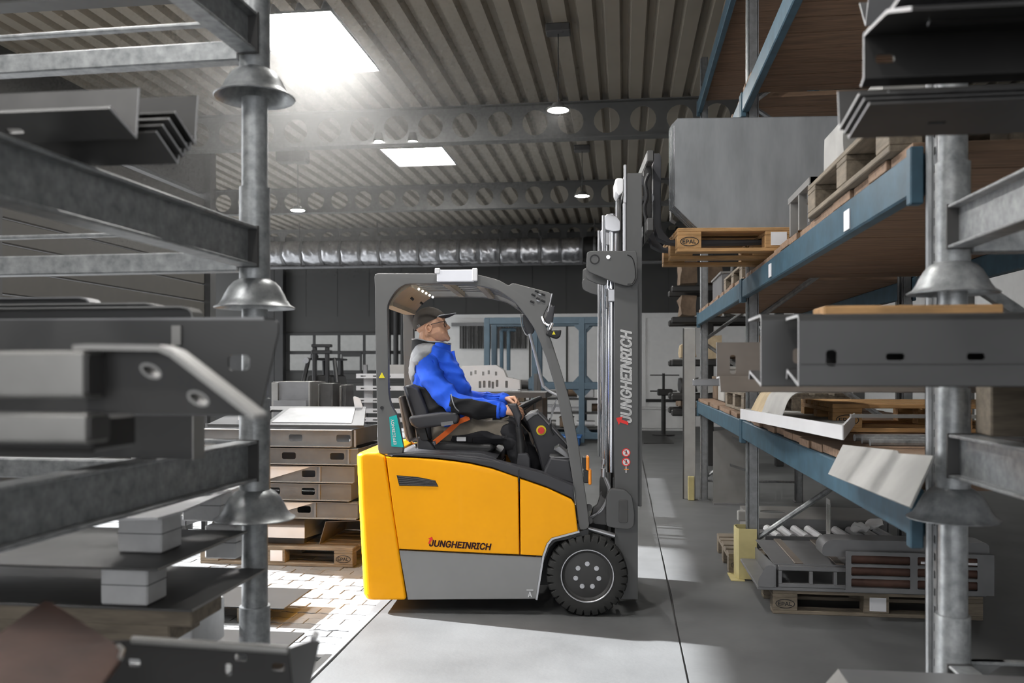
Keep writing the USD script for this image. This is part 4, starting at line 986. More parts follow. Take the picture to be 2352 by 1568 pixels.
for li, (zt, hb) in enumerate(LEV):
    for bi in range(2):
        y0, y1 = RYS[bi] + .05, RYS[bi + 1] - .05
        for xx in (-.045, RD - .005):
            b = rp('beam', MB().box(xx, xx + .05, y0, y1, zt - hb, zt, .006).box(xx + .002, xx + .056, y0, y1, zt - hb * .36, zt - hb * .30), 'rack_blue')
            for yc in (y0, y1):
                s = 1 if yc == y0 else -1
                rp('beam_hook', MB().box(xx - .008, xx + .03, yc - .04 * (s > 0), yc + .04 * (s < 0), zt - hb - .03, zt + .012, .004), 'rack_blue', parent=b)
        y = y0 + .02
        while y < y1 - .1:
            w = rnd.uniform(.2, .27); w = min(w, y1 - y)
            dz = rnd.uniform(0, .004)
            rp('shelf_plank', MB().box(-.03 + rnd.uniform(-.012, .012), RD + .04, y, y + w - rnd.uniform(.004, .012), zt + dz, zt + .034 + dz, .002), 'plank')
            y += w
for px, py in ((1946, 507), (1769, 622)):
    q = onX(px, py, RX - .047)
    rp('label_card', MB().box(-.0505, -.046, q[1] - .04, q[1] + .04, q[2] - .035, q[2] + .04), 'sticker_white', smooth=False)
# yellow foot guard of the middle upright and tall white board at the far end
pg = thing('upright_guard', 'cream yellow steel guard around the foot of the middle rack upright', 'guard', (RX, RYS[1], 0))
part(pg, 'shield', MB().prism(sheet([(.03, .085), (-.07, .085), (-.085, .06), (-.085, -.06), (-.07, -.095), (.05, -.095)], .008), 'z', .008, .36), MAT['yellow_post'])
part(pg, 'base_plate', MB().box(-.13, -.035, -.13, .10, 0, .007), MAT['yellow_post'])
wbd = thing('white_board', 'tall narrow white board standing at the far end of the blue rack', 'board', (RX - .06, RYS[2] + .06, 0))
part(wbd, 'board', MB().box(-.13, .0, 0, .03, 0, 1.95, .004), MAT['cardboard']); part(wbd, 'edge_strip', MB().box(-.142, -.13, -.002, .032, 0, 1.95), MAT['steel_dark'])
solo('timber_block', MB().box(-.035, .035, -.035, .035, 0, .27, .006), MAT['yellow_post'], 'short pale timber block standing against the tall white board', 'block', loc=(RX - .115, RYS[2] - .02, 0))

# load on the forks
PLY = .13; pl0 = tl(1556, 578, PLY)
FP = TO + TEX * pl0[0] + TEY * PLY + np.array([0, 0, FORKZ - .0985])
load_pallet = make_pallet('wooden pallet on the raised forks under the big grey sheet casings', FP, math.degrees(TR))
zl = FORKZ - .0985 + .145
def load_panel(k, label):
    ly = PLY + .03 + .028 * k
    pts = [tl(1550, 283, PLY), tl(1556, 277, PLY), tl(1952, 262, PLY), tl(1966, 275, PLY)]
    x0, x1, ztop = tl(1550, 300, PLY)[0] - .004 * k, tl(1950, 300, PLY)[0] - .004 * k, tl(1700, 266, PLY)[2]
    zc = tl(1550, 470, PLY)[2]; xc = tl(1604, 515, PLY)[0] - .004 * k
    poly = rounded([(x0, zc), (xc, zl), (x1, zl), (x1, ztop), (x0 + .02, ztop), (x0, ztop - .03)], [.01, .02, .02, .02, .01, .01], 4)
    t = thing('steel_casing', label, 'sheet metal casing', TO, math.degrees(TR), 'nested grey sheet casings on the raised pallet')
    part(t, 'face', MB().prism(Polygon(poly), 'y', ly, ly + .004), MAT['load_steel'], smooth=False)
    part(t, 'edge_flange', MB().prism(sheet([(x0 + .002, ztop - .04), (x0 + .002, zc), (xc, zl + .004)], .004), 'y', ly, ly + .022), MAT['load_steel'])
    part(t, 'top_flange', MB().box(x0 + .02, x1, ly, ly + .022, ztop - .004, ztop), MAT['load_steel'])
mat('load_steel', (.25, .26, .27), .45, metal=.35, var=.22, scale=2.2, stretch=(3, 1, .8), detail=6)
for k in range(5): load_panel(k, ['frontmost large grey sheet casing on the raised pallet, lower left corner cut off', 'second sheet casing from the front on the raised pallet', 'third of the five nested sheet casings on the raised pallet', 'fourth sheet casing back on the raised pallet', 'rearmost of the nested sheet casings on the raised pallet'][k])
fr_ = thing('sheet_stand', 'thin upright steel strip at the left edge of the raised load', 'strip', TO, math.degrees(TR))
part(fr_, 'strip', MB().prism(sheet(T2([(1548, 362), (1541, 366), (1541, 505), (1552, 512)], PLY + .45), .006), 'y', PLY + .42, PLY + .5), MAT['steel_light'])

# goods in the rack
zB, zA = LEV[1][0] + .04, LEV[0][0] + .04
gp = make_pallet('grey weathered pallet on the upper plank shelf nearest the right post', (RX - .06, 4.02, zB), -90, 'grey_wood', mark=False)
gp3 = dup(gp, (RX + .02, 8.0, zB), -90, 'weathered pallet on the upper shelf of the far rack bay')
gp4 = dup(gp, (RX + .02, 7.9, zA), -90, 'weathered pallet on the lower shelf of the far rack bay')
for k, (y, s) in enumerate(((3.2, .9), (3.75, 1.1))):
    solo('torn_cover', trimesh.Trimesh(*(lambda m: (m.vertices + .03 * (meshkit.noise(m.vertices * 9, 5 + k)[:, None] - .5), m.faces))(trimesh.creation.box([.14, .3 * s, .16]).subdivide().subdivide().subdivide()), process=False), MAT['cardboard'],
         ['torn pale cardboard cover on the pallet nearest the right post', 'torn pale cardboard cover behind the nearer one on the upper shelf'][k], 'cardboard', loc=(RX + .06, y, zB + .144 + .1))
sb = thing('steel_bracket', 'small pale steel frame standing on the upper shelf edge beside the load', 'bracket', (RX - .02, 4.34, zB))
part(sb, 'top_rail', MB().box(-.02, .02, -.26, .26, .17, .2).box(-.015, .25, -.26, -.22, .17, .2).box(-.015, .25, .22, .26, .17, .2), MAT['steel_light'])
for y in (-.25, -.02, .2): part(sb, 'leg', MB().box(-.018, .018, y, y + .03, 0, .17), MAT['steel_light'])
sbx = thing('metal_crate', 'grey metal crate on the upper shelf of the far bay', 'crate', (RX + .08, 8.7, zB))
part(sbx, 'body', MB().prism(sbox(0, 0, .6, .9).difference(sbox(.01, .01, .59, .89)), 'z', 0, .28).box(0, .6, 0, .9, 0, .01), MAT['steel'])
part(sbx, 'rim', MB().prism(sbox(-.015, -.015, .615, .915).difference(sbox(.01, .01, .59, .89)), 'z', .27, .29), MAT['steel_light'])
for k in range(4): part(sbx, 'spout', MB().cyl((.1 + .1 * k, .1 + .15 * k, .02), (.12 + .1 * k, .1 + .2 * k, .36), .025), MAT['steel_dark'])
for k, (y, z, w, h, c) in enumerate(((8.75, zA, .5, .32, 'cardboard'), (9.35, zA, .45, .22, 'brown_clutter'), (7.1, zA + .146, .6, .12, 'steel_light'), (6.42, zB + .002, .35, .2, 'brown_clutter'))):
    t = thing('storage_box', ['pale box at the far end of the lower rack shelf', 'low brown box at the very end of the lower shelf', 'flat pale metal box on the far lower pallet', 'brown box on the upper shelf just past the middle upright'][k], 'box', (RX + .1, y, z))
    part(t, 'body', MB().box(0, .6, 0, w, .004, h, .008), MAT[c]); part(t, 'lid', MB().box(-.008, .608, -.008, w + .008, h, h + .03, .004), MAT[c])
# lower shelf, near bay
pb = dup(load_pallet, (RX + .18, 4.6, zA), 0, 'wooden pallet with an oval mark on the lower shelf behind the white trays')
for k in range(3):
    solo('steel_rod', MB().cyl((0, 0, 0), (1.0, .05 * k, 0), .016, 10), MAT['galv'], ['front of three steel rods lying on the lower shelf', 'middle of three steel rods lying on the lower shelf', 'rear of three steel rods lying on the lower shelf'][k], 'rod', 'steel rods on the lower shelf', loc=(RX + .12, 3.7 + .12 * k, zA + .022))
dk = thing('dark_drum', 'dark steel drum lying on the lower shelf behind the right post', 'drum', (RX + .75, 3.2, zA + .125))
part(dk, 'shell', MB().lathe([(0, -.3), (.11, -.3), (.12, -.29), (.115, -.1), (.12, -.09), (.115, -.08), (.115, .08), (.12, .09), (.115, .1), (.12, .29), (.11, .3), (0, .3)], 28, M=rotm(ry=90)), MAT['steel_black'])
part(dk, 'plug', MB().cyl((-.32, .05, .05), (-.29, .05, .05), .03), MAT['steel'])
wt = thing('white_tray', 'white bent sheet tray overhanging the lower blue beam', 'tray', (0, 0, 0))
za = float(P(1820, 965, 4.2)[2])
tray = [onZ(x, y, za - .02) for x, y in ((1702, 962), (1936, 1010), (1962, 975), (1860, 948), (1712, 940))]
part(wt, 'base', MB().prism([p[:2] for p in tray], 'z', za - .02, za - .014), MAT['cardboard'])
ed = [onZ(x, y, za - .02)[:2] for x, y in ((1702, 962), (1936, 1010), (1962, 975))]
part(wt, 'lip', MB().prism(sheet(ed, .008), 'z', za - .02, za + .035), MAT['white_sheet'] if 'white_sheet' in MAT else MAT['cardboard'])
def strip_sheet(name, pts, w, label, m, th=.004):
    "a curved strip: points of its centre line in world space, width across y"
    c = smoothpath(pts, 6); v = []
    for dz in (0, th):
        for q in c: v += [q + [0, -w / 2, dz], q + [0, w / 2, dz]]
    n = len(c); f = []
    for i in range(n - 1):
        a = 2 * i; f += [[a, a + 1, a + 3, a + 2]]; b = 2 * n + a; f += [[b, b + 2, b + 3, b + 1]]
        f += [[a, a + 2, b + 2, b], [a + 1, b + 1, b + 3, a + 3]]
    f += [[0, 2 * n, 2 * n + 1, 1], [2 * n - 2, 2 * n - 1, 4 * n - 1, 4 * n - 2]]
    return solo(name, MB().add((np.array(v), np.array(f))), MAT[m], label, 'sheet', smooth=50)
strip_sheet('curved_sheet', [P(1770, 955, 4.5), P(1795, 905, 4.5), P(1850, 896, 4.5), P(1960, 894, 4.5)], .6, 'thin curved white sheet arching over the white tray, nearer of two', 'cardboard')
strip_sheet('curved_sheet', [P(1740, 945, 5.0), P(1765, 903, 5.0), P(1800, 895, 5.0), P(1860, 893, 5.0)], .5, 'curved cream sheet behind the nearer curved white sheet', 'tan_clutter')
# tilted white panel hanging from the lower beam near the right post
tp = [onX(1932, 1018, .80), onX(2058, 1032, .79), onX(2066, 1042, .79), onX(2138, 1042, .78), onX(2108, 1178, .71), onX(1898, 1085, .72)]
tv = np.array(tp); nn = unit(np.cross(tv[3] - tv[0], tv[5] - tv[0])); cen = tv.mean(0); tv = tv - ((tv - cen) @ nn)[:, None] * nn
tt = [[0, 1, 5], [1, 2, 5], [2, 4, 5], [2, 3, 4]]; f = tt + [[6 + c, 6 + b, 6 + a] for a, b, c in tt] + [q for i in range(6) for q in ([i, (i + 1) % 6 + 6, (i + 1) % 6], [i, i + 6, (i + 1) % 6 + 6])]
solo('hanging_panel', trimesh.Trimesh(np.vstack([tv, tv + nn * .006]), np.array(f), process=False), MAT['cardboard'], 'tilted pale grey board hanging down in front of the lower beam by the right post', 'board', smooth=False)
# pallets and trays on the floor under the rack
fl = make_pallet('brown pallet on the floor under the lower shelf, nearest the viewer', (RX + .02, 5.42, 0), 0, 'grey_wood')
st = thing('steel_tray', 'open grey steel tray with square tubes on the floor pallet', 'tray', (RX - .07, 5.40, .145))
part(st, 'base', MB().box(0, 1.3, 0, .8, 0, .02, .003), MAT['steel'])
part(st, 'front_rail', MB().box(.12, 1.3, .0, .03, .02, .045, .004).box(.12, 1.3, 0, .03, .12, .15, .004), MAT['steel'])
for x in (.12, .30, .44): part(st, 'rail_post', MB().box(x, x + .02, 0, .03, .045, .12), MAT['steel'])
part(st, 'side_sheet', MB().prism([(0, .02), (.8, .02), (.8, .10), (0, .15)], 'x', .1, .106), MAT['steel'])
part(st, 'cover_sheet', MB().box(.1, .62, .03, .78, .15, .156), MAT['steel'])
for x in (.22, .46): part(st, 'rib', MB().box(x, x + .05, .03, .78, .156, .166, .003), MAT['steel_brown'])
part(st, 'end_lug', MB().prism(rounded([(.0, .02), (.1, .02), (.1, .15), (.05, .15), (0, .06)], .02), 'y', -.004, 0), MAT['steel'])
lg = thing('louvre_panel', 'grey frame panel with rust red bars leaning on the steel tray', 'panel', (RX + .42, 5.325, .172))
g = sbox(0, 0, .82, .235)
hl = [sbox(.03 + .37 * i, .025 + .068 * j, .03 + .37 * i + .33, .025 + .068 * j + .052) for i in range(2) for j in range(3)]
part(lg, 'frame', MB().prism(g.difference(unary_union([h.buffer(-.008).buffer(.008) for h in hl])), 'y', -.008, 0), MAT['steel'], smooth=False)
for j in range(3): part(lg, 'bar', MB().cyl((.02, .03, .05 + .068 * j), (.8, .03, .05 + .068 * j), .028, 12), MAT['rust' if j else 'rust'])
part(lg, 'top_box', MB().prism(rounded([(-.12, .0), (.82, .0), (.82, .1), (-.08, .1), (-.12, .06)], .03), 'y', .06, .24, M=trimesh.transformations.translation_matrix([0, 0, .19])), MAT['steel'])
part(lg, 'paper_strip', MB().box(.42, .62, -.004, .012, .172, .186).box(.66, .74, -.004, .012, .172, .186), MAT['sticker_white'], smooth=False)
p2 = dup(fl, (RX - .12, 6.45, 0), 0, 'weathered pallet on the floor just past the middle rack upright')
sl = thing('slatted_tray', 'pale tray with tilted round slats on the floor behind the steel tray', 'tray', (RX + .14, 6.46, .146))
part(sl, 'frame', MB().prism(sbox(0, 0, .92, .28).difference(sbox(.02, .02, .90, .26)), 'z', .05, .13), MAT['steel'], smooth=False)
part(sl, 'leg_rail', MB().box(0, .92, 0, .03, 0, .05).box(0, .92, .25, .28, 0, .05), MAT['steel_dark'])
for k in range(9):
    if k != 4: part(sl, 'slat', MB().cyl((.05 + .098 * k + .05, .03, .115), (.05 + .098 * k - .0, .25, .14), .03, 10), MAT['white_sheet'] if 'white_sheet' in MAT else MAT['cardboard'])
part(sl, 'end_plate', MB().prism(sbox(0, 0, .12, .28).difference(unary_union([sbox(.02 + .03 * i, .04, .035 + .03 * i, .24) for i in range(3)])), 'x', .46, .466, M=trimesh.transformations.translation_matrix([0, 0.05, .11])), MAT['cardboard'], smooth=False)
gb = thing('sheet_box', 'large grey sheet metal box with a dark oval opening in its top', 'box', (RX + .08, 6.78, .146))
part(gb, 'front', MB().box(0, 1.0, 0, .006, 0, .2), MAT['steel']); part(gb, 'side', MB().box(0, .006, 0, .6, 0, .2), MAT['steel_light']); part(gb, 'side', MB().box(.994, 1.0, 0, .6, 0, .2), MAT['steel'])
part(gb, 'top', MB().prism(sbox(0, 0, 1.0, .6).difference(affinity.scale(Point(.22, .32).buffer(.1), 1, .8)), 'z', .2, .206), MAT['steel_light'], smooth=False)
part(gb, 'bottom', MB().box(0, 1, 0, .6, 0, .004), MAT['steel_black'])
part(gb, 'handle', MB().box(-.08, .02, .1, .16, .16, .24, .008), MAT['cardboard'])
for k, (px, py) in enumerate(((2005, 1215), (2050, 1190))):
    solo('paper_scrap', trimesh.Trimesh(*(lambda m: (m.vertices * [1.3, .9, .6] + .05 * (meshkit.noise(m.vertices * 30, 8 + k)[:, None] - .5), m.faces))(trimesh.creation.icosphere(2, .05)), process=False), MAT['white_print'], ['crumpled white paper on the slatted tray, nearer of two', 'crumpled white paper farther back on the slatted tray'][k], 'paper', loc=(RX + .82 + .12 * k, 6.55 + .1 * k, .34))

lp = thing('leaning_sheet', 'pale grey sheet with dark slots leaning inside the far end of the blue rack', 'steel sheet', (RX + .1, 9.75, 0))
part(lp, 'sheet', MB().prism(Polygon([(0, .0), (.42, .0), (.36, .45), (.4, .86), (0, .80)]).difference(unary_union([Polygon([(.2, .72), (.36, .66), (.36, .69), (.2, .75)]), Polygon([(.18, .42), (.36, .36), (.36, .39), (.18, .45)])])), 'y', 0, .006), MAT['steel_light'], smooth=False)
part(lp, 'foot', MB().box(0, .42, -.05, .08, 0, .02), MAT['steel'])
mat('tray_steel', (.15, .15, .15), .42, metal=.4, var=.3, scale=3, detail=6)
# ---------------------------------------------------------------- the far part of the hall
# stack of slotted sheet trays on a pallet, left of the forklift
SX, SY = -3.42, 6.25
sp = make_pallet('weathered pallet with an oval mark under the stacked trays left of the forklift', (-3.2, 6.28, 0), 0, 'grey_wood', mx=1.1275)
def slot_tray(z, h, L, x0, y0, rot, label, m, sheet_left=False, holes=((.36, .13), (.92, .13))):
    t = thing('slotted_tray', label, 'sheet metal tray', (x0, y0, z), rot, 'slotted trays stacked beside the forklift')
    wall = sbox(0, 0, L, h)
    hs = [sbox(a, h * .30, a + w, h * .72).buffer(-.015).buffer(.015) for a, w in holes]
    part(t, 'front_wall', MB().prism(wall.difference(unary_union(hs)), 'y', 0, .004), MAT[m], smooth=False)
    part(t, 'lower_lip', MB().box(0, L, -.045, .004, 0, .005), MAT['steel_light'])
    part(t, 'back_wall', MB().box(0, L, .7, .704, 0, h), MAT[m]); part(t, 'floor_sheet', MB().box(0, L, 0, .7, 0, .004), MAT[m])
    part(t, 'end_wall', MB().box(L - .004, L, .004, .7, .004, h), MAT[m])
    part(t, 'gusset', MB().prism([(.002, .005), (.45, .005), (.002, h)], 'y', .03, .034), MAT['steel_light'])
    part(t, 'top_lip', MB().box(0, L, -.02, .06, h - .004, h), MAT['steel_light'])
    if z > .6: part(t, 'backlight_sheet', MB().box(.2, L - .1, .25, .254, .01, h - .01), MAT['white_sheet'])  # white sheet put behind the slots to mimic backlight
    part(t, 'strap', MB().box(sum(holes[-1]) + .03, sum(holes[-1]) + .045, -.012, -.002, .0, h), MAT['steel'])
    if sheet_left: part(t, 'floor_stand_in', MB().prism([(.4, .02), (.84, .02), (1.16, h * .94), (.4, h * .94)], 'y', -.012, -.008), MAT['white_sheet'])  # white triangle put in for the tray floor seen at the open end
    return t
labs = ['lowest slotted tray in the stack left of the forklift', 'second slotted tray from the bottom of the stack', 'middle slotted tray of the stack left of the forklift', 'slotted tray second from the top of the stack', 'topmost slotted tray of the stack, bright in the daylight']
zz = .355
for k in range(5):
    h = (.122, .124, .122, .12, .125)[k]
    slot_tray(zz, h, 1.5, -3.5 + (.02, -.03, .0, .03, -.02)[k], 6.32 + (.01, .03, 0, .02, -.01)[k], (.3, -.4, .2, -.6, .5)[k], labs[k], 'tray_steel', k in (0, 2), (((1.03, .105),), ((.84, .10), (1.11, .105)), ((1.09, .105),), ((.90, .11), (1.28, .11)), ((1.01, .105), (1.38, .11)))[k])
    zz += h + .013
tp_ = thing('window_panel', 'pale sheet panel with a bevelled frame lying tilted on top of the tray stack', 'panel', (-3.2, 6.40, zz))
part(tp_, 'frame', MB().prism(Polygon([(0, 0), (1.25, 0), (1.12, .5), (.1, .5)]).difference(sbox(.36, .1, .46, .4)), 'z', 0, .02, M=rotm(rx=14)), MAT['housing_grey'])
part(tp_, 'pane', MB().prism([(.5, .05), (1.14, .05), (1.05, .44), (.5, .44)], 'z', .02, .024, M=rotm(rx=14)), MAT['tray_steel'])
part(tp_, 'clip', MB().prism(rounded([(1.05, .5), (1.13, .5), (1.08, .66), (1.02, .68)], .02), 'y', .0, .01, M=trimesh.transformations.translation_matrix([0, .45, -.45])), MAT['white_sheet'])
part(tp_, 'post', MB().box(.2, .32, .1, .16, .01, .14), MAT['white_sheet'])
bxs = thing('folded_cover', 'folded white sheet cover, brown light painted on its top, under the tray stack', 'sheet metal cover', (-3.12, 6.30, .146))
part(bxs, 'top', MB().prism([(.0, .05), (.72, .05), (.8, .55), (.0, .55)], 'z', .20, .206, M=rotm(rx=0)), MAT['tan_clutter'])  # brown light on the white sheet put into the colour of its top
part(bxs, 'front_lip', MB().prism(sheet([(0, .0), (.0, .0)], .004) if 0 else sbox(0, .06, .74, .14), 'y', 0, .005), MAT['white_sheet'])
part(bxs, 'slope', MB().add((np.array([(0, .0, .14), (.74, 0, .14), (.72, .05, .2), (0, .05, .2)]), np.array([[0, 1, 2, 3], [3, 2, 1, 0]]))), MAT['steel_brown'], smooth=False)
part(bxs, 'end', MB().add((np.array([(.74, 0, .06), (.86, .5, .06), (.8, .55, .2), (.72, .05, .2), (.74, 0, .14)]), np.array([[0, 1, 2], [0, 2, 3], [0, 3, 4], [2, 1, 0], [3, 2, 0], [4, 3, 0]]))), MAT['steel_light'], smooth=False)
part(bxs, 'runner', MB().box(.02, .7, .1, .5, 0, .06), MAT['steel_dark'])
bxs2 = thing('folded_cover', 'dark folded cover tucked under the right end of the tray stack', 'sheet metal cover', (-2.3, 6.4, .146))
part(bxs2, 'shell', MB().prism(sheet(rounded([(0, 0), (0, .3), (.45, .3), (.45, 0)], .06)[4:-4] if 0 else [(0, .0), (.05, .17), (.4, .19), (.45, 0)], .006), 'y', 0, .6), MAT['steel_brown'])
part(bxs2, 'end_plate', MB().prism([(0, 0), (.05, .17), (.4, .19), (.45, 0)], 'y', .6, .605), MAT['steel_dark'])
# dark sheets standing in for shadow patches on the paving behind the left post
for k, (px, py, lab) in enumerate(((716, 1352, 'dark sheet standing in for shade on the paving beside the left post, farther of two'), (700, 1452, 'dark sheet standing in for shade on the paving beside the left post, nearer of two'))):
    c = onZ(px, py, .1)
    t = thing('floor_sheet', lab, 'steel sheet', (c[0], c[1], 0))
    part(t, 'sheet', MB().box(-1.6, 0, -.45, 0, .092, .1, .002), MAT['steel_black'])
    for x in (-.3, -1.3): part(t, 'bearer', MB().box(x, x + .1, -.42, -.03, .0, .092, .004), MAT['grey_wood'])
# tall grey sheet boxes behind the stack
for k, (x0, x1, yt, y, lab, m) in enumerate(((626, 728, 876, 9.0, 'tall pale grey sheet box behind the tray stack, leftmost of three', 'steel_light'), (729, 777, 880, 9.15, 'darker tall sheet box in the middle behind the tray stack', 'steel_dark'), (780, 806, 884, 9.3, 'narrow dark sheet box right of the other two behind the stack', 'steel_dark'))):
    a, b = P(x0, yt, y), P(x1, yt, y); w = b[0] - a[0] - .03; dp_ = (.4, .2, .2)[k]
    t = thing('tall_box', lab, 'sheet metal box', (a[0], a[1], 0)); h = a[2]
    part(t, 'front', MB().box(.03, w, .0, .005, .02, h), MAT['steel' if k == 0 else m]); part(t, 'left_flange', MB().box(0, .07 if k == 0 else .03, -.03, .005, .02, h - .01, .003), MAT['steel_light'])
    part(t, 'right_flange', MB().box(w - .02, w, -.06, dp_, .02, h, .003), MAT[m]); part(t, 'base', MB().box(0, w, 0, dp_, 0, .02), MAT[m]); part(t, 'top', MB().box(0, w, .005, dp_, h - .005, h), MAT['steel_light'])
    if k == 0: part(t, 'lower_plate', MB().box(.06, w - .02, -.12, -.115, .02, h - .19).box(.06, w - .02, -.115, 0, .02, .03), MAT['steel'])
# trolley with slotted rails behind the rear post of the forklift
x0, x1 = P(818, 900, 9.6), P(935, 900, 9.6)
tr_ = thing('parts_trolley', 'parts trolley with white slotted rails behind the rear post of the forklift', 'trolley', (x0[0], x0[1], 0)); w = x1[0] - x0[0]
zr = [float(P(812, y, 9.6)[2]) for y in (962, 942, 918, 890, 862)]
for z in zr:
    g = sbox(0, 0, w, .05); hs = unary_union([sbox(.05 + k * .14, .015, .11 + k * .14, .03) for k in range(int(w / .14))])
    part(tr_, 'slotted_rail', MB().prism(g.difference(hs), 'y', 0, .006, M=trimesh.transformations.translation_matrix([0, 0, z - .03])), MAT['white_sheet'], smooth=False)
    part(tr_, 'shelf', MB().box(0, w, .006, .45, z - .03, z - .024), MAT['steel_dark'])
for x in (.02, w - .06): part(tr_, 'post', MB().box(x, x + .04, .2, .24, 0.05, zr[-1] + .12), MAT['steel'])
part(tr_, 'rounded_plate', MB().prism(rrect(.06, .16, 1.0, zr[-1] - .01, .03), 'y', .1, .106), MAT['white_sheet'])
part(tr_, 'plate', MB().box(w * .55, w, .12, .126, zr[-1], zr[-1] + .12), MAT['cardboard'])
for x in (.05, w - .05): part(tr_, 'wheel', MB().cyl((x, .2, .05), (x, .24, .05), .05), MAT['rubber'])
# white perforated bracket on a bench, seen past the driver
B0 = P(1075, 900, 8.2); w = P(1196, 900, 8.2)[0] - B0[0]
bench = thing('work_bench', 'dark steel work bench behind the driver', 'bench', (B0[0] - .1, B0[1], 0)); zt_ = float(B0[2])
part(bench, 'top', MB().box(0, w + .35, -.1, .6, zt_ - .05, zt_), MAT['steel_dark'])
for x in (.05, w + .25): part(bench, 'leg', MB().box(x, x + .06, 0, .06, 0, zt_ - .05).box(x, x + .06, .5, .56, 0, zt_ - .05), MAT['steel_dark'])
wbk = thing('perforated_bracket', 'white perforated sheet bracket standing on the bench behind the driver', 'bracket', (B0[0], B0[1], zt_))
pz = lambda px, py: (P(px, py, 8.2)[0] - B0[0], max(P(px, py, 8.2)[2] - zt_, 0))
poly = Polygon([pz(*q) for q in ((1060, 840), (1140, 838), (1158, 850), (1165, 866), (1195, 872), (1196, 893), (1160, 898), (1060, 899))])
hl = [Polygon([pz(x, y), pz(x + 5, y), pz(x + 5, y + 9), pz(x, y + 9)]) for x, y in ((1080, 853), (1108, 853), (1138, 853), (1121, 850), (1090, 850))] + [Polygon([pz(x, y), pz(x + 6, y), pz(x + 6, y + 16), pz(x, y + 16)]).buffer(-.006).buffer(.006) for x, y in ((1110, 874), (1122, 874), (1140, 872), (1162, 874), (1100, 875), (1130, 876))]
part(wbk, 'front_face', MB().prism(poly.difference(unary_union(hl)), 'y', 0, .006), MAT['white_sheet'], smooth=False)
part(wbk, 'rear_face', MB().prism(poly, 'y', .12, .124), MAT['steel_light'], smooth=False)
b = poly.bounds
part(wbk, 'base_flange', MB().box(b[0], b[2], 0, .124, 0, .005), MAT['steel_light'])
cb = thing('white_carton', 'small white carton beside the bench, above the driver\'s hands', 'carton', tuple(P(1161, 922, 8.9)))
part(cb, 'body', MB().box(0, .13, 0, .2, 0, .11, .003), MAT['white_sheet']); part(cb, 'side', MB().box(.13, .19, .02, .2, 0, .1, .003), MAT['grey_wood'])
solo('carton_stand', MB().box(-.1, .3, -.05, .3, 0, float(P(1161, 922, 8.9)[2]) - .002, .01), MAT['steel_dark'], 'dark cabinet carrying the small white carton', 'cabinet', loc=(float(P(1161, 922, 8.9)[0]), float(P(1161, 922, 8.9)[1]), 0))
# blue stillage frame
YS = 17.6
sx = lambda px: float(onY(px, 850, YS)[0]); sz = lambda py: float(onY(1250, py, YS)[2])
stl = thing('blue_stillage', 'blue grey steel frame stillage standing behind the mast', 'stillage', (0, YS, 0))
for yy in (0, 1.0):
    for px in (1118, 1228, 1336, 1420): part(stl, 'post', MB().box(sx(px) - .06, sx(px) + .06, yy, yy + .1, 0, sz(730), .01), MAT['stillage_blue'])
    for py in (736, 886, 1000): part(stl, 'rail', MB().box(sx(1112), sx(1426), yy + .006, yy + .094, sz(py) - .07, sz(py) + .07, .01), MAT['stillage_blue'])
    for px in (1228, 1336, 1420):
        for py, s in ((886, 1), (886, -1), (736, -1), (1000, 1)):
            for e in (-1, 1):
                part(stl, 'corner_gusset', MB().prism([(sx(px) + e * .05, sz(py) + s * .06), (sx(px) + e * .20, sz(py) + s * .06), (sx(px) + e * .05, sz(py) + s * .22)], 'y', yy + .03, yy + .05), MAT['stillage_blue'])
for px in (1150, 1166): part(stl, 'hook_bar', MB().tube(smoothpath([(sx(px + 16), .2, sz(756)), (sx(px), .2, sz(757)), (sx(px - 1), .2, sz(775)), (sx(px - 1), .2, sz(850))], 5), .04, 8), MAT['stillage_blue'])
rnd = random.Random(3)
ORD = ['first', 'second', 'third', 'fourth', 'fifth', 'sixth', 'seventh', 'eighth', 'ninth', 'tenth', 'eleventh']
GOODS = {'steel_black': 'black steel part', 'steel_dark': 'dark steel part', 'steel_light': 'pale steel part', 'tan_clutter': 'tan carton', 'white_sheet': 'white carton', 'brown_clutter': 'brown crate'}
n_ = 0
def clutter(px0, px1, py0, py1, Y, rows, where, pr=None, cols=('steel_black', 'steel_dark', 'steel_light', 'brown_clutter', 'white_sheet')):
    "rows of small goods on dark shelves; each piece is a thing"
    global n_
    X0, X1 = float(onY(px0, 850, Y)[0]) + .09, float(onY(px1, 850, Y)[0]) - .09
    for r in range(rows):
        zb_ = float(onY(px0, py1 - (py1 - py0) * r / rows, Y)[2]); hh = float(onY(px0, py0, Y)[2] - onY(px0, py1, Y)[2]) / rows
        x = X0; i = 0
        while x < X1 - .08:
            w = min(rnd.uniform(.14, .42), X1 - x); h = hh * rnd.uniform(.35, .8); c = rnd.choice(cols); i += 1
            t = thing('shelf_goods', f'{GOODS[c]}, {ORD[min(i, 11) - 1]} from the left on {where[r]}', 'goods', (x, Y + .01, zb_ + .045))
            if rnd.random() < .45:
                part(t, 'body', MB().box(0, w * .9, 0, .35, 0, h, .01), MAT[c]); part(t, 'rim', MB().box(-.01, w * .9 + .01, -.01, .36, h, h + .02), MAT[c])
            else:
                part(t, 'body', MB().cyl((.0, .12, h * .4), (w * .9, .14, h * .4), h * .38, 12), MAT[c]); part(t, 'cradle', MB().box(0, w * .9, .02, .26, 0, h * .12), MAT['steel_dark'])
            x += w + rnd.uniform(.02, .12)
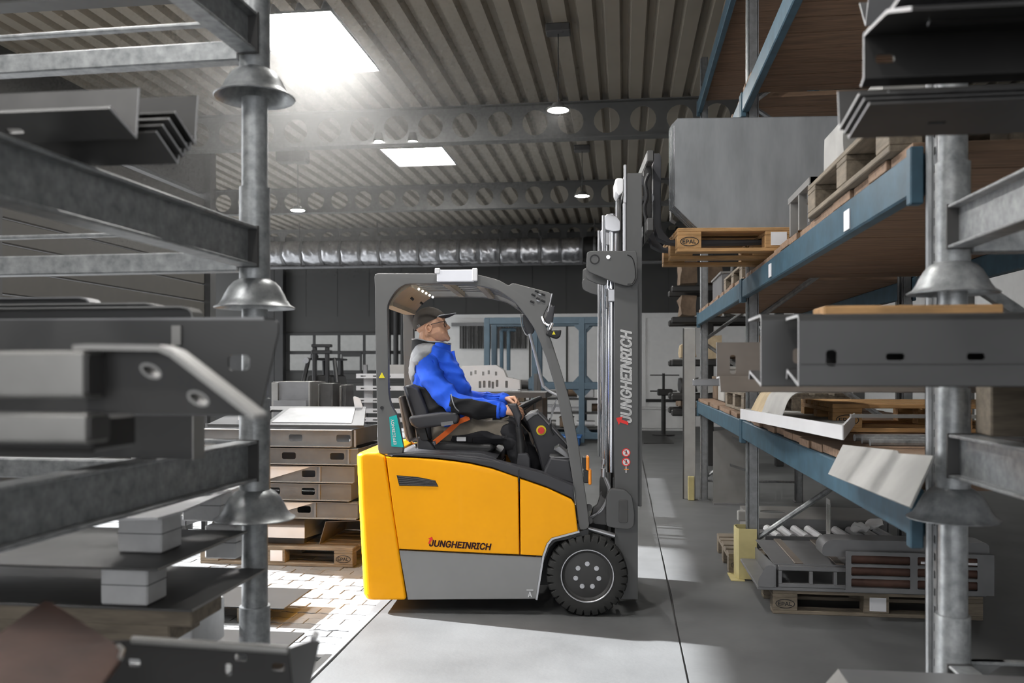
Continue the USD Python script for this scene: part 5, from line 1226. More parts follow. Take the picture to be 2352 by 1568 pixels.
def shelf_unit(px0, px1, pys, Y, label, m='steel_dark', zbot=0.0):
    X0, X1 = float(onY(px0, 850, Y)[0]), float(onY(px1, 850, Y)[0])
    t = thing('steel_shelf', label, 'shelf', (X0, Y, 0)); w = X1 - X0
    zs = [float(onY(px0, p, Y)[2]) for p in pys]
    for z in zs: part(t, 'shelf_board', MB().box(0, w, -.05, .5, z, z + .03, .004), MAT[m])
    for x in (0, w - .05):
        for y in (-.05, .45): part(t, 'post', MB().box(x, x + .05, y, y + .05, 0, max(zs) + .3), MAT[m])
    return t
shelf_unit(1236, 1400, (985, 950, 918), 18.0, 'dark shelf unit with steel parts inside the blue stillage')
clutter(1245, 1400, 884, 985, 18.0, 3, ['the bottom shelf inside the stillage', 'the middle shelf inside the stillage', 'the upper shelf inside the stillage'])
shelf_unit(1120, 1235, (1000, 950, 905), 12.6, 'dark low shelf of machine parts behind the steering wheel')
clutter(1122, 1235, 856, 1000, 12.6, 3, ['the low shelf bottom', 'the low shelf middle', 'the low shelf top'], cols=('steel_black', 'steel_dark', 'steel_black', 'steel_light'))
bb = onY(1290, 998, 16.9)
solo('blue_tub', MB().box(-.5, .35, 0, .5, 0, .16, .02).box(-.53, .38, -.03, .53, .15, .19, .01), MAT['pane_blue'], 'bright blue plastic tub in front of the stillage', 'tub', loc=(float(bb[0]), float(bb[1]), 0))
fm = [onZ(x, y, .006) for x, y in ((1478, 1018), (1548, 1018), (1522, 992), (1478, 992))]
solo('dark_floor_patch', MB().prism([q[:2] for q in fm], 'z', .002, .012), MAT['steel_black'], 'flat dark patch on the floor at the end of the aisle', 'mat', smooth=False)  # thin dark patch lying on the floor
# cantilever shelf with bundles at the right end of the aisle
YC = 13.2
X0 = float(onY(1542, 850, YC)[0]); czs = [float(onY(1560, p, YC)[2]) for p in (940, 905, 825, 727, 655)]
cs = thing('cantilever_rack', 'dark cantilever rack with bundles past the end of the blue rack', 'rack', (X0, YC, 0))
for x in (.55, 1.6): part(cs, 'column', MB().box(x, x + .12, .5, .65, 0, 3.3, .01), MAT['steel_black'])
for z in czs:
    for y in (0, .9): part(cs, 'arm', MB().box(0, 1.7, y, y + .1, z - .1, z, .02), MAT['steel_black'])
rnd = random.Random(8)
for i, z in enumerate(czs):
    for k in range(4):
        x = .12 + k * .36 + rnd.uniform(0, .05); w = rnd.uniform(.2, .26); h = rnd.uniform(.18, .42) if i != 1 else .2
        gap = (czs[i + 1] - z if i < 4 else .6) - .15; h = min(h, gap)
        c = rnd.choice(['brown_clutter', 'tan_clutter', 'steel_black', 'cardboard', 'brown_clutter'])
        m = trimesh.creation.box([w, .7, h]).subdivide().subdivide(); v = m.vertices + .07 * (meshkit.noise(m.vertices * 7 + i * 5 + k, i)[:, None] - .5)
        v[:, 2] -= v[:, 2].min()
        solo('wrapped_bundle', trimesh.Trimesh(v, m.faces, process=False), MAT[c], f'{ {"brown_clutter": "brown", "tan_clutter": "tan", "steel_black": "black", "cardboard": "pale"}[c]} bundle, {["first", "second", "third", "fourth"][k]} along the {["lowest", "second", "third", "fourth", "top"][i]} arms of the cantilever rack', 'bundle', loc=(X0 + x + w / 2, YC + .45, z + .004))
vs = thing('vise_stand', 'dark stand with a clamp handle in front of the white door', 'stand', tuple(onZ(1524, 1000, 0)))
part(vs, 'column', MB().cyl((0, 0, 0), (0, 0, .9), .05).cyl((0, 0, 0), (0, 0, .03), .25), MAT['steel_black'])
part(vs, 'clamp', MB().box(-.14, .2, -.08, .08, .9, 1.05, .02).cyl((0, 0, 1.05), (0, 0, 1.4), .03), MAT['steel_black'])
part(vs, 'handle', MB().cyl((-.3, 0, 1.0), (.3, 0, 1.0), .016).cyl((-.3, 0, 1.36), (.35, 0, 1.36), .012), MAT['steel_black'])
cbn = onY(1500, 955, 21.5)
solo('low_cabinet', MB().box(-.5, .75, 0, .5, .05, .52, .01).box(-.53, .78, -.03, .53, .52, .56, .005).box(-.48, .73, .03, .45, 0, .05), MAT['wall_white'], 'low white cabinet under the white door panel', 'cabinet', loc=(float(cbn[0]), float(cbn[1]), 0))
# dark forklift parked in front of the far sectional door
D = 17.5
c = P(727, 880, D); f2 = thing('forklift', 'dark forklift parked facing us in front of the far sectional door', 'forklift', (c[0], c[1], 0), math.degrees(YAW))
k_ = D / F
fx = lambda px: (px - 727) * k_
fz = lambda py: EYE + (HOR - py) * k_
part(f2, 'body', MB().prism(rounded([(fx(690), .1), (fx(765), .1), (fx(767), .8), (fx(752), fz(862)), (fx(700), fz(862)), (fx(688), .8)], .05), 'y', .3, 1.9, .03), MAT['steel_black'], smooth=40)
for a, b in ((696, 688), (756, 767)):
    part(f2, 'guard_post', MB().cyl((fx(a), .5, fz(822)), (fx(b), .3, fz(880)), .045, 8), MAT['black'])
    part(f2, 'rear_post', MB().cyl((fx(a + (8 if a < 727 else -8)), 1.6, fz(822)), (fx(a + (8 if a < 727 else -8)), 1.7, fz(885)), .04, 8), MAT['black'])
part(f2, 'guard_roof', MB().box(fx(694), fx(762), .45, 1.7, fz(826), fz(821), .02), MAT['black'])
for px in (721, 750): part(f2, 'mast_channel', MB().box(fx(px - 4), fx(px + 4), .0, .14, .05, fz(792), .01), MAT['black'])
part(f2, 'mast_crosshead', MB().box(fx(715), fx(760), -.02, .16, fz(797), fz(790), .01).box(fx(715), fx(760), -.02, .16, fz(812), fz(804), .01), MAT['black'])
part(f2, 'work_lamp', MB().cyl((fx(692), .38, fz(827)), (fx(692), .46, fz(827)), .06), MAT['silver'])
part(f2, 'beacon', MB().add(trimesh.creation.icosphere(2, .09), trimesh.transformations.translation_matrix([fx(701), .8, fz(818)])), MAT['black'])
part(f2, 'carriage', MB().box(fx(700), fx(756), -.1, 0, .25, .7, .02), MAT['steel_black'])
for px in (712, 742): part(f2, 'fork', MB().box(fx(px - 4), fx(px + 4), -1.1, -.1, .04, .09).box(fx(px - 4), fx(px + 4), -.14, -.1, .04, .65), MAT['steel_dark'])
for px in (694, 760): part(f2, 'tyre', MB().add(tyre_mesh(.3, .2, 20, .18), trimesh.transformations.translation_matrix([fx(px), .5, .3]) @ rotm(rz=90) @ trimesh.transformations.translation_matrix([0, -.1, 0])), MAT['rubber'])

# slotted cabinets seen under the left frame
for k, (x0, x1, yt, d, lab, m) in enumerate(((300, 380, 952, 7.6, 'white slotted box on legs behind the left foreground stack', 'steel_light'), (382, 438, 953, 7.7, 'grey perforated box beside the white slotted one', 'steel'))):
    a, b = P(x0, yt, d), P(x1, yt, d); w = float(b[0] - a[0]) - .03; h = float(a[2])
    t = thing('slotted_box', lab, 'sheet metal box', (float(a[0]), float(a[1]), 0))
    hs = [rr_ for rr_ in ([sbox(.10, h - .17, .13, h - .03).buffer(-.012).buffer(.012), sbox(.155, h - .17, .185, h - .03).buffer(-.012).buffer(.012)] if k == 0 else [Point(.03 + .035 * i, h - .05 - .05 * j).buffer(.009) for i in range(5) for j in range(3)])]
    part(t, 'front', MB().prism(sbox(0, .1, w, h).difference(unary_union(hs)), 'y', 0, .005), MAT[m], smooth=False)
    part(t, 'side', MB().box(0, .005, 0, .4, .1, h), MAT[m]); part(t, 'side', MB().box(w - .005, w, 0, .4, .1, h), MAT[m]); part(t, 'back', MB().box(0, w, .395, .4, .1, h), MAT['steel_dark'])
    for x in (.0, w - .04): part(t, 'leg', MB().box(x, x + .04, .0, .04, 0, .1).box(x, x + .04, .36, .4, 0, .1), MAT['steel_dark'])
# ---------------------------------------------------------------- stacking frames on both sides of the aisle
def make_frame(name, label, loc, w, l, leg, sx, group, rz=0.0):
    "origin at the visible far corner post on the floor-side rim of its bell; w along x (sx = side it extends to), l towards the viewer (-y)"
    t = thing(name, label, 'stacking frame', loc, rz, group)
    for ix in (0, 1):
        for iy in (0, 1):
            x, y = sx * w * ix, -l * iy; M = trimesh.transformations.translation_matrix([x, y, 0])
            p = part(t, 'post', MB().cyl((x, y, .06), (x, y, .60), .0365, 24), MAT['galv'])
            part(p, 'sleeve', MB().lathe([(.037, .055), (.043, .055), (.043, .345), (.037, .345)], 28, M), MAT['galv'])
            if leg: part(p, 'leg', MB().cyl((x, y, 0 - leg), (x, y, .07), .043, 24).lathe([(0, -leg), (.09, -leg), (.09, -leg + .01), (.04, -leg + .012)], 24, M), MAT['galv'])
            else:
                part(p, 'bell', MB().lathe([(.043, .078), (.056, .071), (.068, .057), (.078, .039), (.087, .020), (.097, .006), (.112, -.001), (.114, .002), (.100, .010), (.091, .023), (.082, .042), (.071, .061), (.058, .075), (.043, .083)][::-1], 40, M), MAT['galv'], smooth=40)
    def ibeam(x, y0, y1):
        mb = MB()
        mb.box(x - .003, x + .003, y0, y1, .118, .222).box(x - .03, x + .03, y0, y1, .218, .226, .002).box(x - .03, x + .03, y0, y1, .114, .122, .002)
        return mb
    for ix in (0, 1):
        b = part(t, 'side_beam', ibeam(sx * w * ix, -l + .04, -.04), MAT['galv'])
        for y in (-.045, -l + .045): part(b, 'end_plate', MB().box(sx * w * ix - .032, sx * w * ix + .032, y - .004, y + .004, .112, .228), MAT['steel_dark'])
    for iy in (0, 1):
        y = -l * iy; x0, x1 = sorted((sx * .04, sx * (w - .04)))
        part(t, 'cross_beam', MB().box(x0, x1, y - .025, y + .025, .105, .162, .004), MAT['galv'])
        part(t, 'cross_rail', MB().box(x0, x1, y - .012, y + .012, .216, .226, .002), MAT['galv'])
        xa, xb = (sx * .04, sx * .13)
        part(t, 'corner_gusset', MB().prism([(xa, .226), (xb, .226), (xa + sx * .01, .162), (xa, .162)], 'y', y - .01, y + .01), MAT['galv_light'])
    return t
LP, RP = (-1.05, 2.386), (.863, 2.43)
BZL, BZR = (.45, 1.045, 1.648, 2.25), (.48, 1.078, 1.672, 2.272)
hgt = ['lowest', 'second', 'third', 'top']
for side, (px_, py_), zs, sg in (('left', LP, BZL, -1), ('right', RP, BZR, 1)):
    make_frame('stacking_frame', f'lowest galvanised stacking frame of the {side} foreground stack, standing on its legs', (px_, py_, zs[0]), 1.75, 1.6, zs[0], sg, f'galvanised stacking frames on the {side}', -1.66 if sg < 0 else 2.0)
    fr1 = make_frame('stacking_frame', f'second galvanised stacking frame of the {side} stack, its bell shaped foot below eye level', (px_, py_, zs[1]), 1.75, 1.6, 0, sg, f'galvanised stacking frames on the {side}', -1.66 if sg < 0 else 2.0)
    dup(fr1, (px_, py_, zs[2]), -1.66 if sg < 0 else .6, f'third galvanised stacking frame of the {side} stack, its bell just above eye level')
    dup(fr1, (px_, py_, zs[3]), -1.66 if sg < 0 else .6, f'topmost galvanised stacking frame of the {side} stack, seen from below')
def profile(name, path, x_end, L, label, m, t=.005, sgn=-1, group=None, holes=(), cat='steel profile', lip=None, tip='white_sheet'):
    "a bent steel profile along x: path of (y, z) points; its end in the aisle at x_end; holes cut in it as (segment, along, wide, high)"
    g = sheet(path, t); x0, x1 = sorted((x_end, x_end + sgn * L))
    o = thing(name, label, cat, (0, 0, 0), 0, group)
    body = prism(g, 'x', x0, x1)
    for (seg, a, w, h, u) in holes:
        p, q = np.array(path[seg]), np.array(path[seg + 1]); c = p + (q - p) * u; dd = unit(q - p); n = np.array([-dd[1], dd[0]])
        r = min(w, h) / 2 * .98
        sl = affinity.translate(sbox(-w / 2, -h / 2, w / 2, h / 2).buffer(-r * .8).buffer(r * .8), x_end + sgn * a, 0)
        cut = prism(sl, 'z', -.03, .03); v = cut.vertices
        w3 = np.column_stack([v[:, 0], c[0] + v[:, 1] * dd[0] + v[:, 2] * n[0], c[1] + v[:, 1] * dd[1] + v[:, 2] * n[1]])
        A_, B_ = manifold(body), manifold(trimesh.Trimesh(w3, cut.faces))
        if A_.volume() > 0 and B_.volume() > 0:
            mm = (A_ - B_).to_mesh(); body = trimesh.Trimesh(mm.vert_properties[:, :3], mm.tri_verts, process=False)
    part(o, 'body', MB().add(body), MAT[m], smooth=28)
    e = prism(g, 'x', x_end - .0005, x_end + .0008)
    part(o, 'cut_edge', MB().add(e), MAT[tip], smooth=False, label='bright cut end')
    return o
def seg3(px, py, d): p = P(px, py, d); return p
# ---- left, upper level: open profiles lying on the third frame, seen from below
zL3, zL2, zL1 = BZL[2] + .228, BZL[1] + .228, BZL[0] + .228
e = P(313, 320, 1.62); Y0 = e[1]; z0 = max(e[2], zL3)
profile('angle_profile', [(Y0 + .01, z0 + .098), (Y0, z0 + .004), (Y0 - .085, z0 + .034)], float(e[0]), 2.2, 'wide open angle profile on the left upper frame, nearest the viewer', 'steel_dark', .005, holes=((1, .22, .035, .016, .4), (1, .42, .03, .016, .6)))
e = P(448, 345, 1.76)
for k in range(4):
    z0 = zL3 + .052 - .0155 * k; Y0 = e[1] - .012 * k
    profile('angle_profile', [(Y0 + .012, z0 + (.10 if k == 0 else .03)), (Y0, z0), (Y0 - .08, z0 + .04)], float(e[0]) - .006 * k, 2.2, ['uppermost of the four nested angle profiles on the left upper frame', 'second of the four nested angle profiles on the left upper frame', 'third of the four nested angle profiles on the left upper frame', 'lowest of the four nested angle profiles on the left upper frame'][k], 'steel_black' if k == 0 else 'steel_dark', .004, group='nested angle profiles on the left')
tb = solo('timber_bearer', MB().box(-2.72, -1.5, .95, 1.06, 0, .09, .004), MAT['grey_wood'], 'timber bearer across the left middle frame under the steel profiles', 'timber', loc=(0, 0, zL2))
solo('timber_bearer', MB().box(-2.72, -1.4, 1.32, 1.42, 0, .09, .004), MAT['grey_wood'], 'second timber bearer across the left middle frame, farther back', 'timber', loc=(0, 0, zL2))
# ---- left, middle level
def plate_x(name, pts, d, L, label, m, th=.006, slots=(), r=.03, cat='steel plate', edge='steel_light'):
    "upright plate facing the viewer; pts (px, py) on the plane Y = const through depth d"
    Y = float(P(*pts[0], d)[1]); q = [onY(x, y, Y) for x, y in pts]
    poly = Polygon(rounded([(p[0], p[2]) for p in q], r, 5)).buffer(0)
    for sx0, sx1, sy0, sy1 in slots:
        a, b = onY(sx0, sy1, Y), onY(sx1, sy0, Y); rr = min(b[0] - a[0], b[2] - a[2]) * .3
        poly = poly.difference(sbox(a[0], a[2], b[0], b[2]).buffer(-rr).buffer(rr))
    o = thing(name, label, cat, (0, 0, 0))
    part(o, 'face', MB().prism(poly, 'y', Y - th, Y), MAT[m], smooth=28)
    return o, Y, poly
g1, Yg, pg_ = plate_x('steel_plate', [(-300, 735), (640, 735), (642, 760), (600, 950), (-300, 950)], 1.72, 1, 'large dark grey plate with a slanted rounded end standing in front of the left post', 'housing_grey', slots=((527, 577, 815, 850),), r=[0, .05, .02, .02, 0])
bnd = pg_.bounds
part(g1, 'top_return', MB().box(bnd[0], bnd[2] - .03, Yg, Yg + .05, bnd[3] - .006, bnd[3]), MAT['steel'])
q = onY(408, 770, Yg); part(g1, 'rib', MB().box(q[0] - .006, q[0] + .012, Yg - .012, Yg - .006, q[2] - .018, q[2] + .018), MAT['steel_light'])
part(g1, 'bottom_return', MB().box(bnd[0], bnd[2] - .08, Yg, Yg + .08, bnd[1], bnd[1] + .006), MAT['steel'])
for k, (pxe, pyt, pxs, dd) in enumerate(((225, 685, 120, 2.12), (378, 698, 225, 2.02), (458, 706, 380, 1.94))):
    Y = float(P(pxe, pyt, dd)[1]); a, b = onY(pxe, pyt, Y), onY(pxe - 500, 800, Y)
    path = [(Y, zL2 + .005), (Y, a[2] - .0), (Y + .05, a[2] + .0)]
    t = thing('bent_profile', ['leftmost of three tall bent profiles behind the dark plate', 'middle of three tall bent profiles behind the dark plate', 'rightmost of three tall bent profiles behind the dark plate'][k], 'steel profile', (0, 0, 0), 0, 'tall bent profiles on the left')
    poly = Polygon(rounded([(-2.9, zL2), (a[0], zL2), (a[0], a[2]), (-2.9, a[2])], [0, 0, .03, 0], 6))
    part(t, 'web', MB().prism(poly, 'y', Y - .004, Y), MAT['housing_grey'], smooth=30)
    ol = [(a[0], zL2)] + [(a[0], a[2] - .03)] + [(a[0] - .004, a[2] - .012), (a[0] - .012, a[2] - .004), (a[0] - .03, a[2])] + [(-2.9, a[2])]
    part(t, 'flange', MB().prism(LineString(ol).buffer(.002, cap_style=2), 'y', Y - .03, Y + .02), MAT['steel_light' if k else 'steel'], smooth=40)
# blurred nearest parts
dN = 1.1
Yn = float(P(400, 800, dN)[1])
fl_ = [(200, 800), (230, 798), (392, 800), (420, 812), (606, 955)]
pts3 = [onY(x, y, Yn) for x, y in fl_]
nb = thing('bracket_profile', 'nearest dark bracket with two oval holes and a bright sloping edge, left foreground', 'bracket', (0, 0, 0))
dark = Polygon([(onY(x, y, Yn)[0], onY(x, y, Yn)[2]) for x, y in [(200, 800), (392, 800), (420, 812), (606, 955), (200, 950)]])
hl = []
for hx, hy in ((346, 852), (455, 915)):
    c = onY(hx, hy, Yn); hl.append(affinity.rotate(affinity.scale(Point(c[0], c[2]).buffer(1), .0155, .0085), -25, use_radians=False))
part(nb, 'web', MB().prism(dark.difference(unary_union(hl)), 'y', Yn + .0, Yn + .006), MAT['steel_black'], smooth=30)
part(nb, 'edge_flange', MB().prism(LineString([(p[0], p[2]) for p in pts3]).buffer(.0035, cap_style=2, join_style=1), 'y', Yn - .03, Yn + .006), MAT['steel_light'], smooth=30)
for k, h in enumerate(hl):
    c = h.centroid; part(nb, 'hole_lining', MB().prism(h.difference(h.buffer(-.003)), 'y', Yn + .0, Yn + .03), MAT['steel_light'])
for k, (y0, y1, x1, lab) in enumerate(((805, 912, 190, 'upper pale steel bar at the left edge'), (950, 1012, 196, 'lower pale steel bar at the left edge'))):
    Y = Yn - .04; a, b = onY(-500, y1, Y), onY(x1, y0, Y)
    o = thing('steel_bar', lab, 'steel bar', (0, 0, 0))
    part(o, 'tube', MB().prism(rrect(Y, Y + .05, a[2], b[2], .008), 'x', a[0] - 1.2, b[0]), MAT['steel_light'], smooth=30)
    part(o, 'end_cap', MB().prism(rrect(Y + .004, Y + .046, a[2] + .004, b[2] - .004, .006), 'x', b[0], b[0] + .004), MAT['steel_dark'], smooth=30)
Y = Yn + .02; a = onY(200, 950, Y)
solo('packing_board', MB().box(-2.7, float(a[0]) + .02, Y - .07, Y + .06, 1.372, float(onY(100, 955, Y)[2]) - .0, .004) if 0 else MB().box(-2.7, float(a[0]) + .01, Y + .0, Y + .10, zL2 + .09, float(a[2]) - .004, .004), MAT['steel_black'], 'dark packing plank under the nearest bracket, left foreground', 'plank')
# ---- left, lower level: plates, blocks and boards
XE = -1.06
zT = (.93, 1.02)
def deck(name, zt, px, py, label, m, th=.006, y1=2.33, dx=0.0, cat='steel plate'):
    c = onZ(px, py, zt); o = thing(name, label, cat, (0, 0, 0))
    part(o, 'plate', MB().box(c[0] - 1.6, c[0], c[1], y1, zt - th, zt, .001), MAT[m]); part(o, 'edge', MB().box(c[0] - .0004, c[0] + .0006, c[1] + .002, y1, zt - th, zt), MAT['steel_light'])
    return c
cA = deck('steel_plate', 1.02, 362, 1306, 'wide dark steel plate on the left lower frame resting on the pale block', 'steel_dark')
cB = deck('steel_plate', .915, 440, 1400, 'dark steel plate below the wide one on the left lower frame', 'steel_dark')
def block(px0, px1, py0, py1, z0, z1, dep, label, m, name='spacer_block', r=.004):
    d = (EYE - z0) * F / (py1 - HOR); a, b = P(px0, py1, d), P(px1, py1, d)
    t = thing(name, label, 'block', (float(a[0]), float(a[1]), z0))
    part(t, 'block', MB().box(0, b[0] - a[0], 0, dep, 0, z1 - z0, r), MAT[m]); part(t, 'joint', MB().box(-.001, b[0] - a[0] + .001, -.001, dep, (z1 - z0) * .48, (z1 - z0) * .5), MAT['steel_dark'])
block(270, 378, 1178, 1268, 1.0215, 1.118, .10, 'pale rough block on the wide plate carrying the cut out plate', 'polystyrene')
block(418, 512, 1140, 1196, 1.0215, 1.118, .08, 'rear pale block behind the other under the cut out plate', 'polystyrene')
block(230, 346, 1308, 1388, .9165, 1.0135, .09, 'pale block between the two dark plates on the left lower frame', 'polystyrene')
block(470, 545, 1238, 1282, .9165, 1.0135, .08, 'rear pale block between the two dark plates beside the post', 'polystyrene')
tp2 = [onZ(x, y, 1.125)[:2] for x, y in ((228, 1190), (362, 1188), (420, 1172), (552, 1116), (560, 1098), (400, 1098))]
cc_ = onZ(446, 1136, 1.125)[:2]
ct = thing('cut_plate', 'light grey plate with a half round cut out lying on the pale block', 'steel plate', (0, 0, 0))
part(ct, 'plate', MB().prism(Polygon(tp2).convex_hull.difference(Point(cc_).buffer(.05)), 'z', 1.119, 1.125), MAT['white_sheet'], smooth=False)
part(ct, 'hole_rim', MB().prism(Point(cc_).buffer(.0505).difference(Point(cc_).buffer(.048)), 'z', 1.1185, 1.1195), MAT['steel_dark'])
zw = zL1
for k, (z0, z1, px, py, lab) in enumerate(((.855, .905, 440, 1422, 'upper brown timber board under the plates on the left lower frame'), (.80, .85, 388, 1462, 'lower brown timber board under the plates on the left lower frame'))):
    c = onZ(px, py, z0 + .02); o = solo('timber_board', MB().box(float(c[0]) - 1.5, float(c[0]), float(c[1]), float(c[1]) + .16, z0, z1, .004), MAT['grey_wood'], lab, 'timber')
for k, (px, py, w, lab) in enumerate(((345, 1470, .5, 'pale timber offcut under the boards, left of two'), (440, 1462, .12, 'pale timber offcut under the boards, right of two'))):
    c = onZ(px, py, .74); solo('timber_offcut', MB().box(float(c[0]) - w, float(c[0]), float(c[1]), float(c[1]) + .2, zL1, .80, .004), MAT['polystyrene'], lab, 'timber')
# bracket with slots at the bottom
b1, Yb, pb_ = plate_x('slotted_bracket', [(120, 1478), (310, 1468), (664, 1492), (680, 1640), (120, 1640)], 1.45, 1, 'dark bent bracket with bright slots at the bottom left of the picture', 'steel_black', th=.005, r=.006,
                      slots=((297, 326, 1511, 1528), (541, 569, 1500, 1515), (519, 535, 1522, 1549), (626, 657, 1521, 1537)))
ed = [onY(x, y, Yb) for x, y in ((306, 1468), (664, 1492))]
part(b1, 'top_flange', MB().cyl(ed[0] - [0, .002, 0], ed[1] - [0, .002, 0], .007, 10), MAT['steel_light'])
tabp = [P(664, 1492, 1.45), P(686, 1472, 1.60), P(742, 1472, 1.62), P(735, 1500, 1.60), P(706, 1640, 1.5), P(680, 1640, 1.45)]
tv = np.array(tabp); n_t = unit(np.cross(tv[2] - tv[0], tv[5] - tv[0])); cen = tv.mean(0); tv = tv - ((tv - cen) @ n_t)[:, None] * n_t
tt = [[0, 1, 2], [0, 2, 3], [0, 3, 4], [0, 4, 5]]; f = tt + [[6 + c, 6 + b, 6 + a] for a, b, c in tt] + [w for i in range(6) for w in ([i, (i + 1) % 6 + 6, (i + 1) % 6], [i, i + 6, (i + 1) % 6 + 6])]
part(b1, 'end_tab', trimesh.Trimesh(np.vstack([tv, tv + n_t * .005]), np.array(f), process=False), MAT['steel'], smooth=False)
c = tv[:4].mean(0) + (tv[2] - tv[0]) * .03
part(b1, 'tab_slot', MB().tube([c + (tv[2] - tv[5]) * .10, c + (tv[2] - tv[5]) * .18], .006, 8), MAT['white_sheet'])
# rust brown plate leaning in the corner
rpx = [(104, 1378), (118, 1384), (272, 1484), (282, 1492), (276, 1512), (200, 1600), (-140, 1600), (-140, 1566)]
tv = np.array([P(x, y, 1.2 + .25 * (1500 - y) / 100 * .6) for x, y in rpx]); nn = unit(np.cross(tv[3] - tv[0], tv[6] - tv[0])); cen = tv.mean(0); tv = tv - ((tv - cen) @ nn)[:, None] * nn
k_ = len(tv); f = [[0, i, i + 1] for i in range(1, k_ - 1)] + [[k_, k_ + i + 1, k_ + i] for i in range(1, k_ - 1)] + [w for i in range(k_) for w in ([i, (i + 1) % k_ + k_, (i + 1) % k_], [i, i + k_, (i + 1) % k_ + k_])]
ru = thing('rusty_plate', 'rust brown steel plate leaning in the bottom left corner', 'steel plate', (0, 0, 0))
part(ru, 'plate', trimesh.Trimesh(np.vstack([tv, tv + nn * .008]), np.array(f), process=False), MAT['rust'], smooth=False)
part(ru, 'edge_chip', MB().tube([tv[2], tv[3], tv[4]], .0035, 6), MAT['steel_light'])

# ---- right, upper level: bent profiles on the third frame
zR3, zR2, zR1 = BZR[2] + .228, BZR[1] + .228, BZR[0] + .228
e = P(1955, 318, 1.66)
for k in range(3):
    ek = P(1928 + 9 * k, 300 + 8 * k, 1.66); z0 = zR3 + .030 - .0095 * k; Y0 = float(ek[1]) - .005 * k
    pth = [(Y0 + .012, z0 + .075), (Y0, z0), (Y0 - .14, z0 + .022)] if k == 0 else [(Y0 + .002, z0 + .006), (Y0, z0), (Y0 - .14, z0 + .022)]
    profile('angle_profile', pth, float(ek[0]), 2.0, ['uppermost of three nested angle profiles on the right upper frame', 'middle of three nested angle profiles on the right upper frame', 'lowest of three nested angle profiles on the right upper frame'][k], 'steel_dark', .004, 1, 'nested angle profiles on the right', holes=((1, .14, .03, .012, .4), (1, .42, .02, .012, .85), (1, .75, .02, .012, .8)) if k == 2 else ())
Yr = float(P(1985, 195, 1.55)[1]); er = onY(1984, 195, Yr); et = onY(1988, 80, Yr)
zb_, zt_ = float(er[2]), float(et[2])
solo('timber_bearer', MB().box(1.0, 2.3, Yr - .12, Yr + .1, zR3 + .09, zb_ - .006, .004), MAT['grey_wood'], 'timber bearer between the profiles on the right upper frame', 'timber')
profile('channel_profile', [(Yr + .02, zb_ + .004), (Yr, zb_ + .012), (Yr, zt_), (Yr - .14, zt_ - .015), (Yr - .26, zt_ - .06)], float(er[0]), 1.8, 'dark bent channel with an oval slot at the top right of the picture', 'steel_black', .006, 1, holes=((1, .035, .032, .016, .42),))
profile('channel_profile', [(Yr + .10, zb_ - .02), (Yr + .03, zb_ - .035), (Yr + .015, zb_ - .008)], float(P(2018, 190, 1.62)[0]), 1.7, 'small lipped profile under the dark channel at the top right', 'steel_dark', .006, 1)
e2 = P(2140, 20, 1.45)
profile('channel_profile', [(float(e2[1]) + .02, float(e2[2]) - .02), (float(e2[1]), float(e2[2]) - .012), (float(e2[1]), float(e2[2]) + .12), (float(e2[1]) - .1, float(e2[2]) + .12)], float(e2[0]), 1.5, 'second dark channel above the slotted one in the top right corner', 'steel_black', .005, 1)
e3 = P(2045, 18, 1.42)
profile('channel_profile', [(float(e3[1]) + .0, float(e3[2]) - .005), (float(e3[1]) - .12, float(e3[2]) + .0), (float(e3[1]) - .2, float(e3[2]) + .03)], float(e3[0]), 1.5, 'pale sloping profile edge between the two channels at the top right', 'steel', .007, 1)
e4 = P(1988, 58, 1.95)
profile('angle_profile', [(float(e4[1]) + .05, float(e4[2]) + .07), (float(e4[1]), float(e4[2])), (float(e4[1]) - .04, float(e4[2]) + .08)], float(e4[0]), 1.6, 'small upright angle profile at the back of the top right stack', 'steel', .004, 1)
# ---- right, middle level: grey housings
def housing(px, d, label, m, holes, group='grey bent housings on the right', dpt=.14):
    Y = float(P(px, 800, d)[1]); xe = float(P(px, 800, d)[0]); zt = float(onY(px, 724, Y)[2]); zb = float(onY(px, 884, Y)[2])
    path = rounded([(Y + .30, zt - .0), (Y, zt), (Y, zb), (Y + .22, zb + .028), (Y + .235, zb + .005)], .022, 5)
    path = [(Y + dpt, zt)] + [(Y + .012, zt), (Y + .004, zt - .004), (Y, zt - .012)] + [(Y, zb), (Y + dpt * .9, zb + .03), (Y + dpt * .95, zb + .012)]
    o = profile('bent_housing', path, xe, 2.4, label, m, .006, 1, group, holes=holes)
    return o, Y, xe, zt, zb
h1, Yh, xh, zth, zbh = housing(1834, 1.8, 'front of two long grey bent housings with slots on the right middle frame', 'housing_grey', ((3, .065, .022, .034, .58), (3, .19, .036, .014, .56), (3, .345, .034, .014, .56)))
part(h1, 'seam', MB().box(xh + .003, xh + 2.3, Yh - .0045, Yh - .002, zbh + .042, zbh + .044), MAT['steel_black'])
h2, *_ = housing(1748, 1.97, 'rear of two long grey bent housings, showing its left end', 'housing_grey', ((3, .08, .022, .034, .55),), dpt=.2)
Y = float(P(1650, 830, 2.75)[1]); xe = float(P(1646, 830, 2.75)[0]); zt_, zb_ = float(onY(1646, 786, Y)[2]), float(onY(1646, 868, Y)[2])
profile('brown_profile', [(Y, zt_), (Y, zb_), (Y - .08, zb_ + .004), (Y - .11, zb_ - .04)], xe, 2.0, 'brownish bent profile with an oval hole left of the grey housings', 'steel_brown', .005, 1, holes=((0, .05, .018, .06, .62),))
fb = P(1592, 878, 3.0)
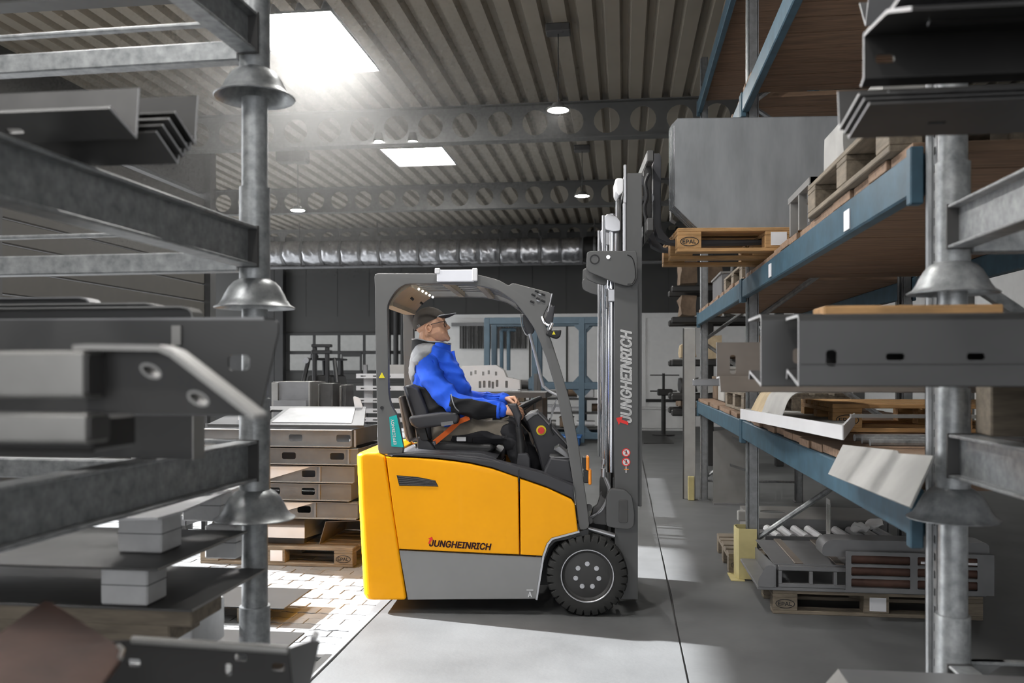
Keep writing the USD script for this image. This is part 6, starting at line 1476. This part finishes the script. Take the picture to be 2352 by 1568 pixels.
solo('flat_bar', MB().box(0, .8, 0, .03, -.012, .012, .003), MAT['steel'], 'grey flat bar sticking out left of the brownish profile', 'steel bar', loc=tuple(map(float, fb)))
solo('wood_plank', MB().box(0, float(onY(2288, 700, Yh + .25)[0] - onY(1893, 700, Yh + .25)[0]), 0, .12, 0, float(onY(1893, 685, Yh + .2)[2] - onY(1893, 712, Yh + .2)[2]), .003), MAT['pallet_wood'], 'brown wood plank lying on top of the grey housings', 'plank', loc=(float(onY(1893, 712, Yh + .16)[0]), Yh + .16, zth + .004))
for k, y in enumerate((Yh + .06, Yh + .42)):
    solo('timber_bearer', MB().box(.9, 2.5, y, y + .1, 0, zbh - zR2 - .004 + (.0 if k == 0 else .0), .004), MAT['grey_wood'], ['front timber bearer under the grey housings on the right', 'rear timber bearer under the grey housings on the right'][k], 'timber', loc=(0, 0, zR2))
wb2 = P(2288, 942, 2.9)
solo('white_block', MB().box(-.028, .028, 0, .08, -.028, .028, .003).box(-.03, .03, 0, .07, .026, .03), MAT['cardboard'], 'small white carton beside the right post, in the dark lower shelf', 'carton', loc=tuple(map(float, wb2)))
solo('shelf_rail', MB().box(float(P(1960, 950, 3.0)[0]), 2.6, 0, .02, -.006, .006), MAT['steel_light'], 'thin pale steel rail running behind the right post at the lower shelf', 'rail', loc=(0, float(P(2100, 950, 3.0)[1]), float(P(2100, 956, 3.0)[2])))
# sheet at the bottom right
cS = onZ(1925, 1538, zR1 + .004)
tsh = thing('steel_plate', 'dark steel plate with a bright sloping corner at the bottom right edge', 'steel plate', (0, 0, 0))
part(tsh, 'plate', MB().box(float(cS[0]), float(cS[0]) + 1.6, float(cS[1]) - .9, float(cS[1]), zR1 + .001, zR1 + .007), MAT['steel'])
part(tsh, 'corner_flange', MB().prism([(float(cS[0]), zR1 + .007), (float(cS[0]) - .03, zR1 - .03), (float(cS[0]) - .026, zR1 - .03), (float(cS[0]) + .006, zR1 + .001)], 'y', float(cS[1]) - .9, float(cS[1])), MAT['steel_light'])
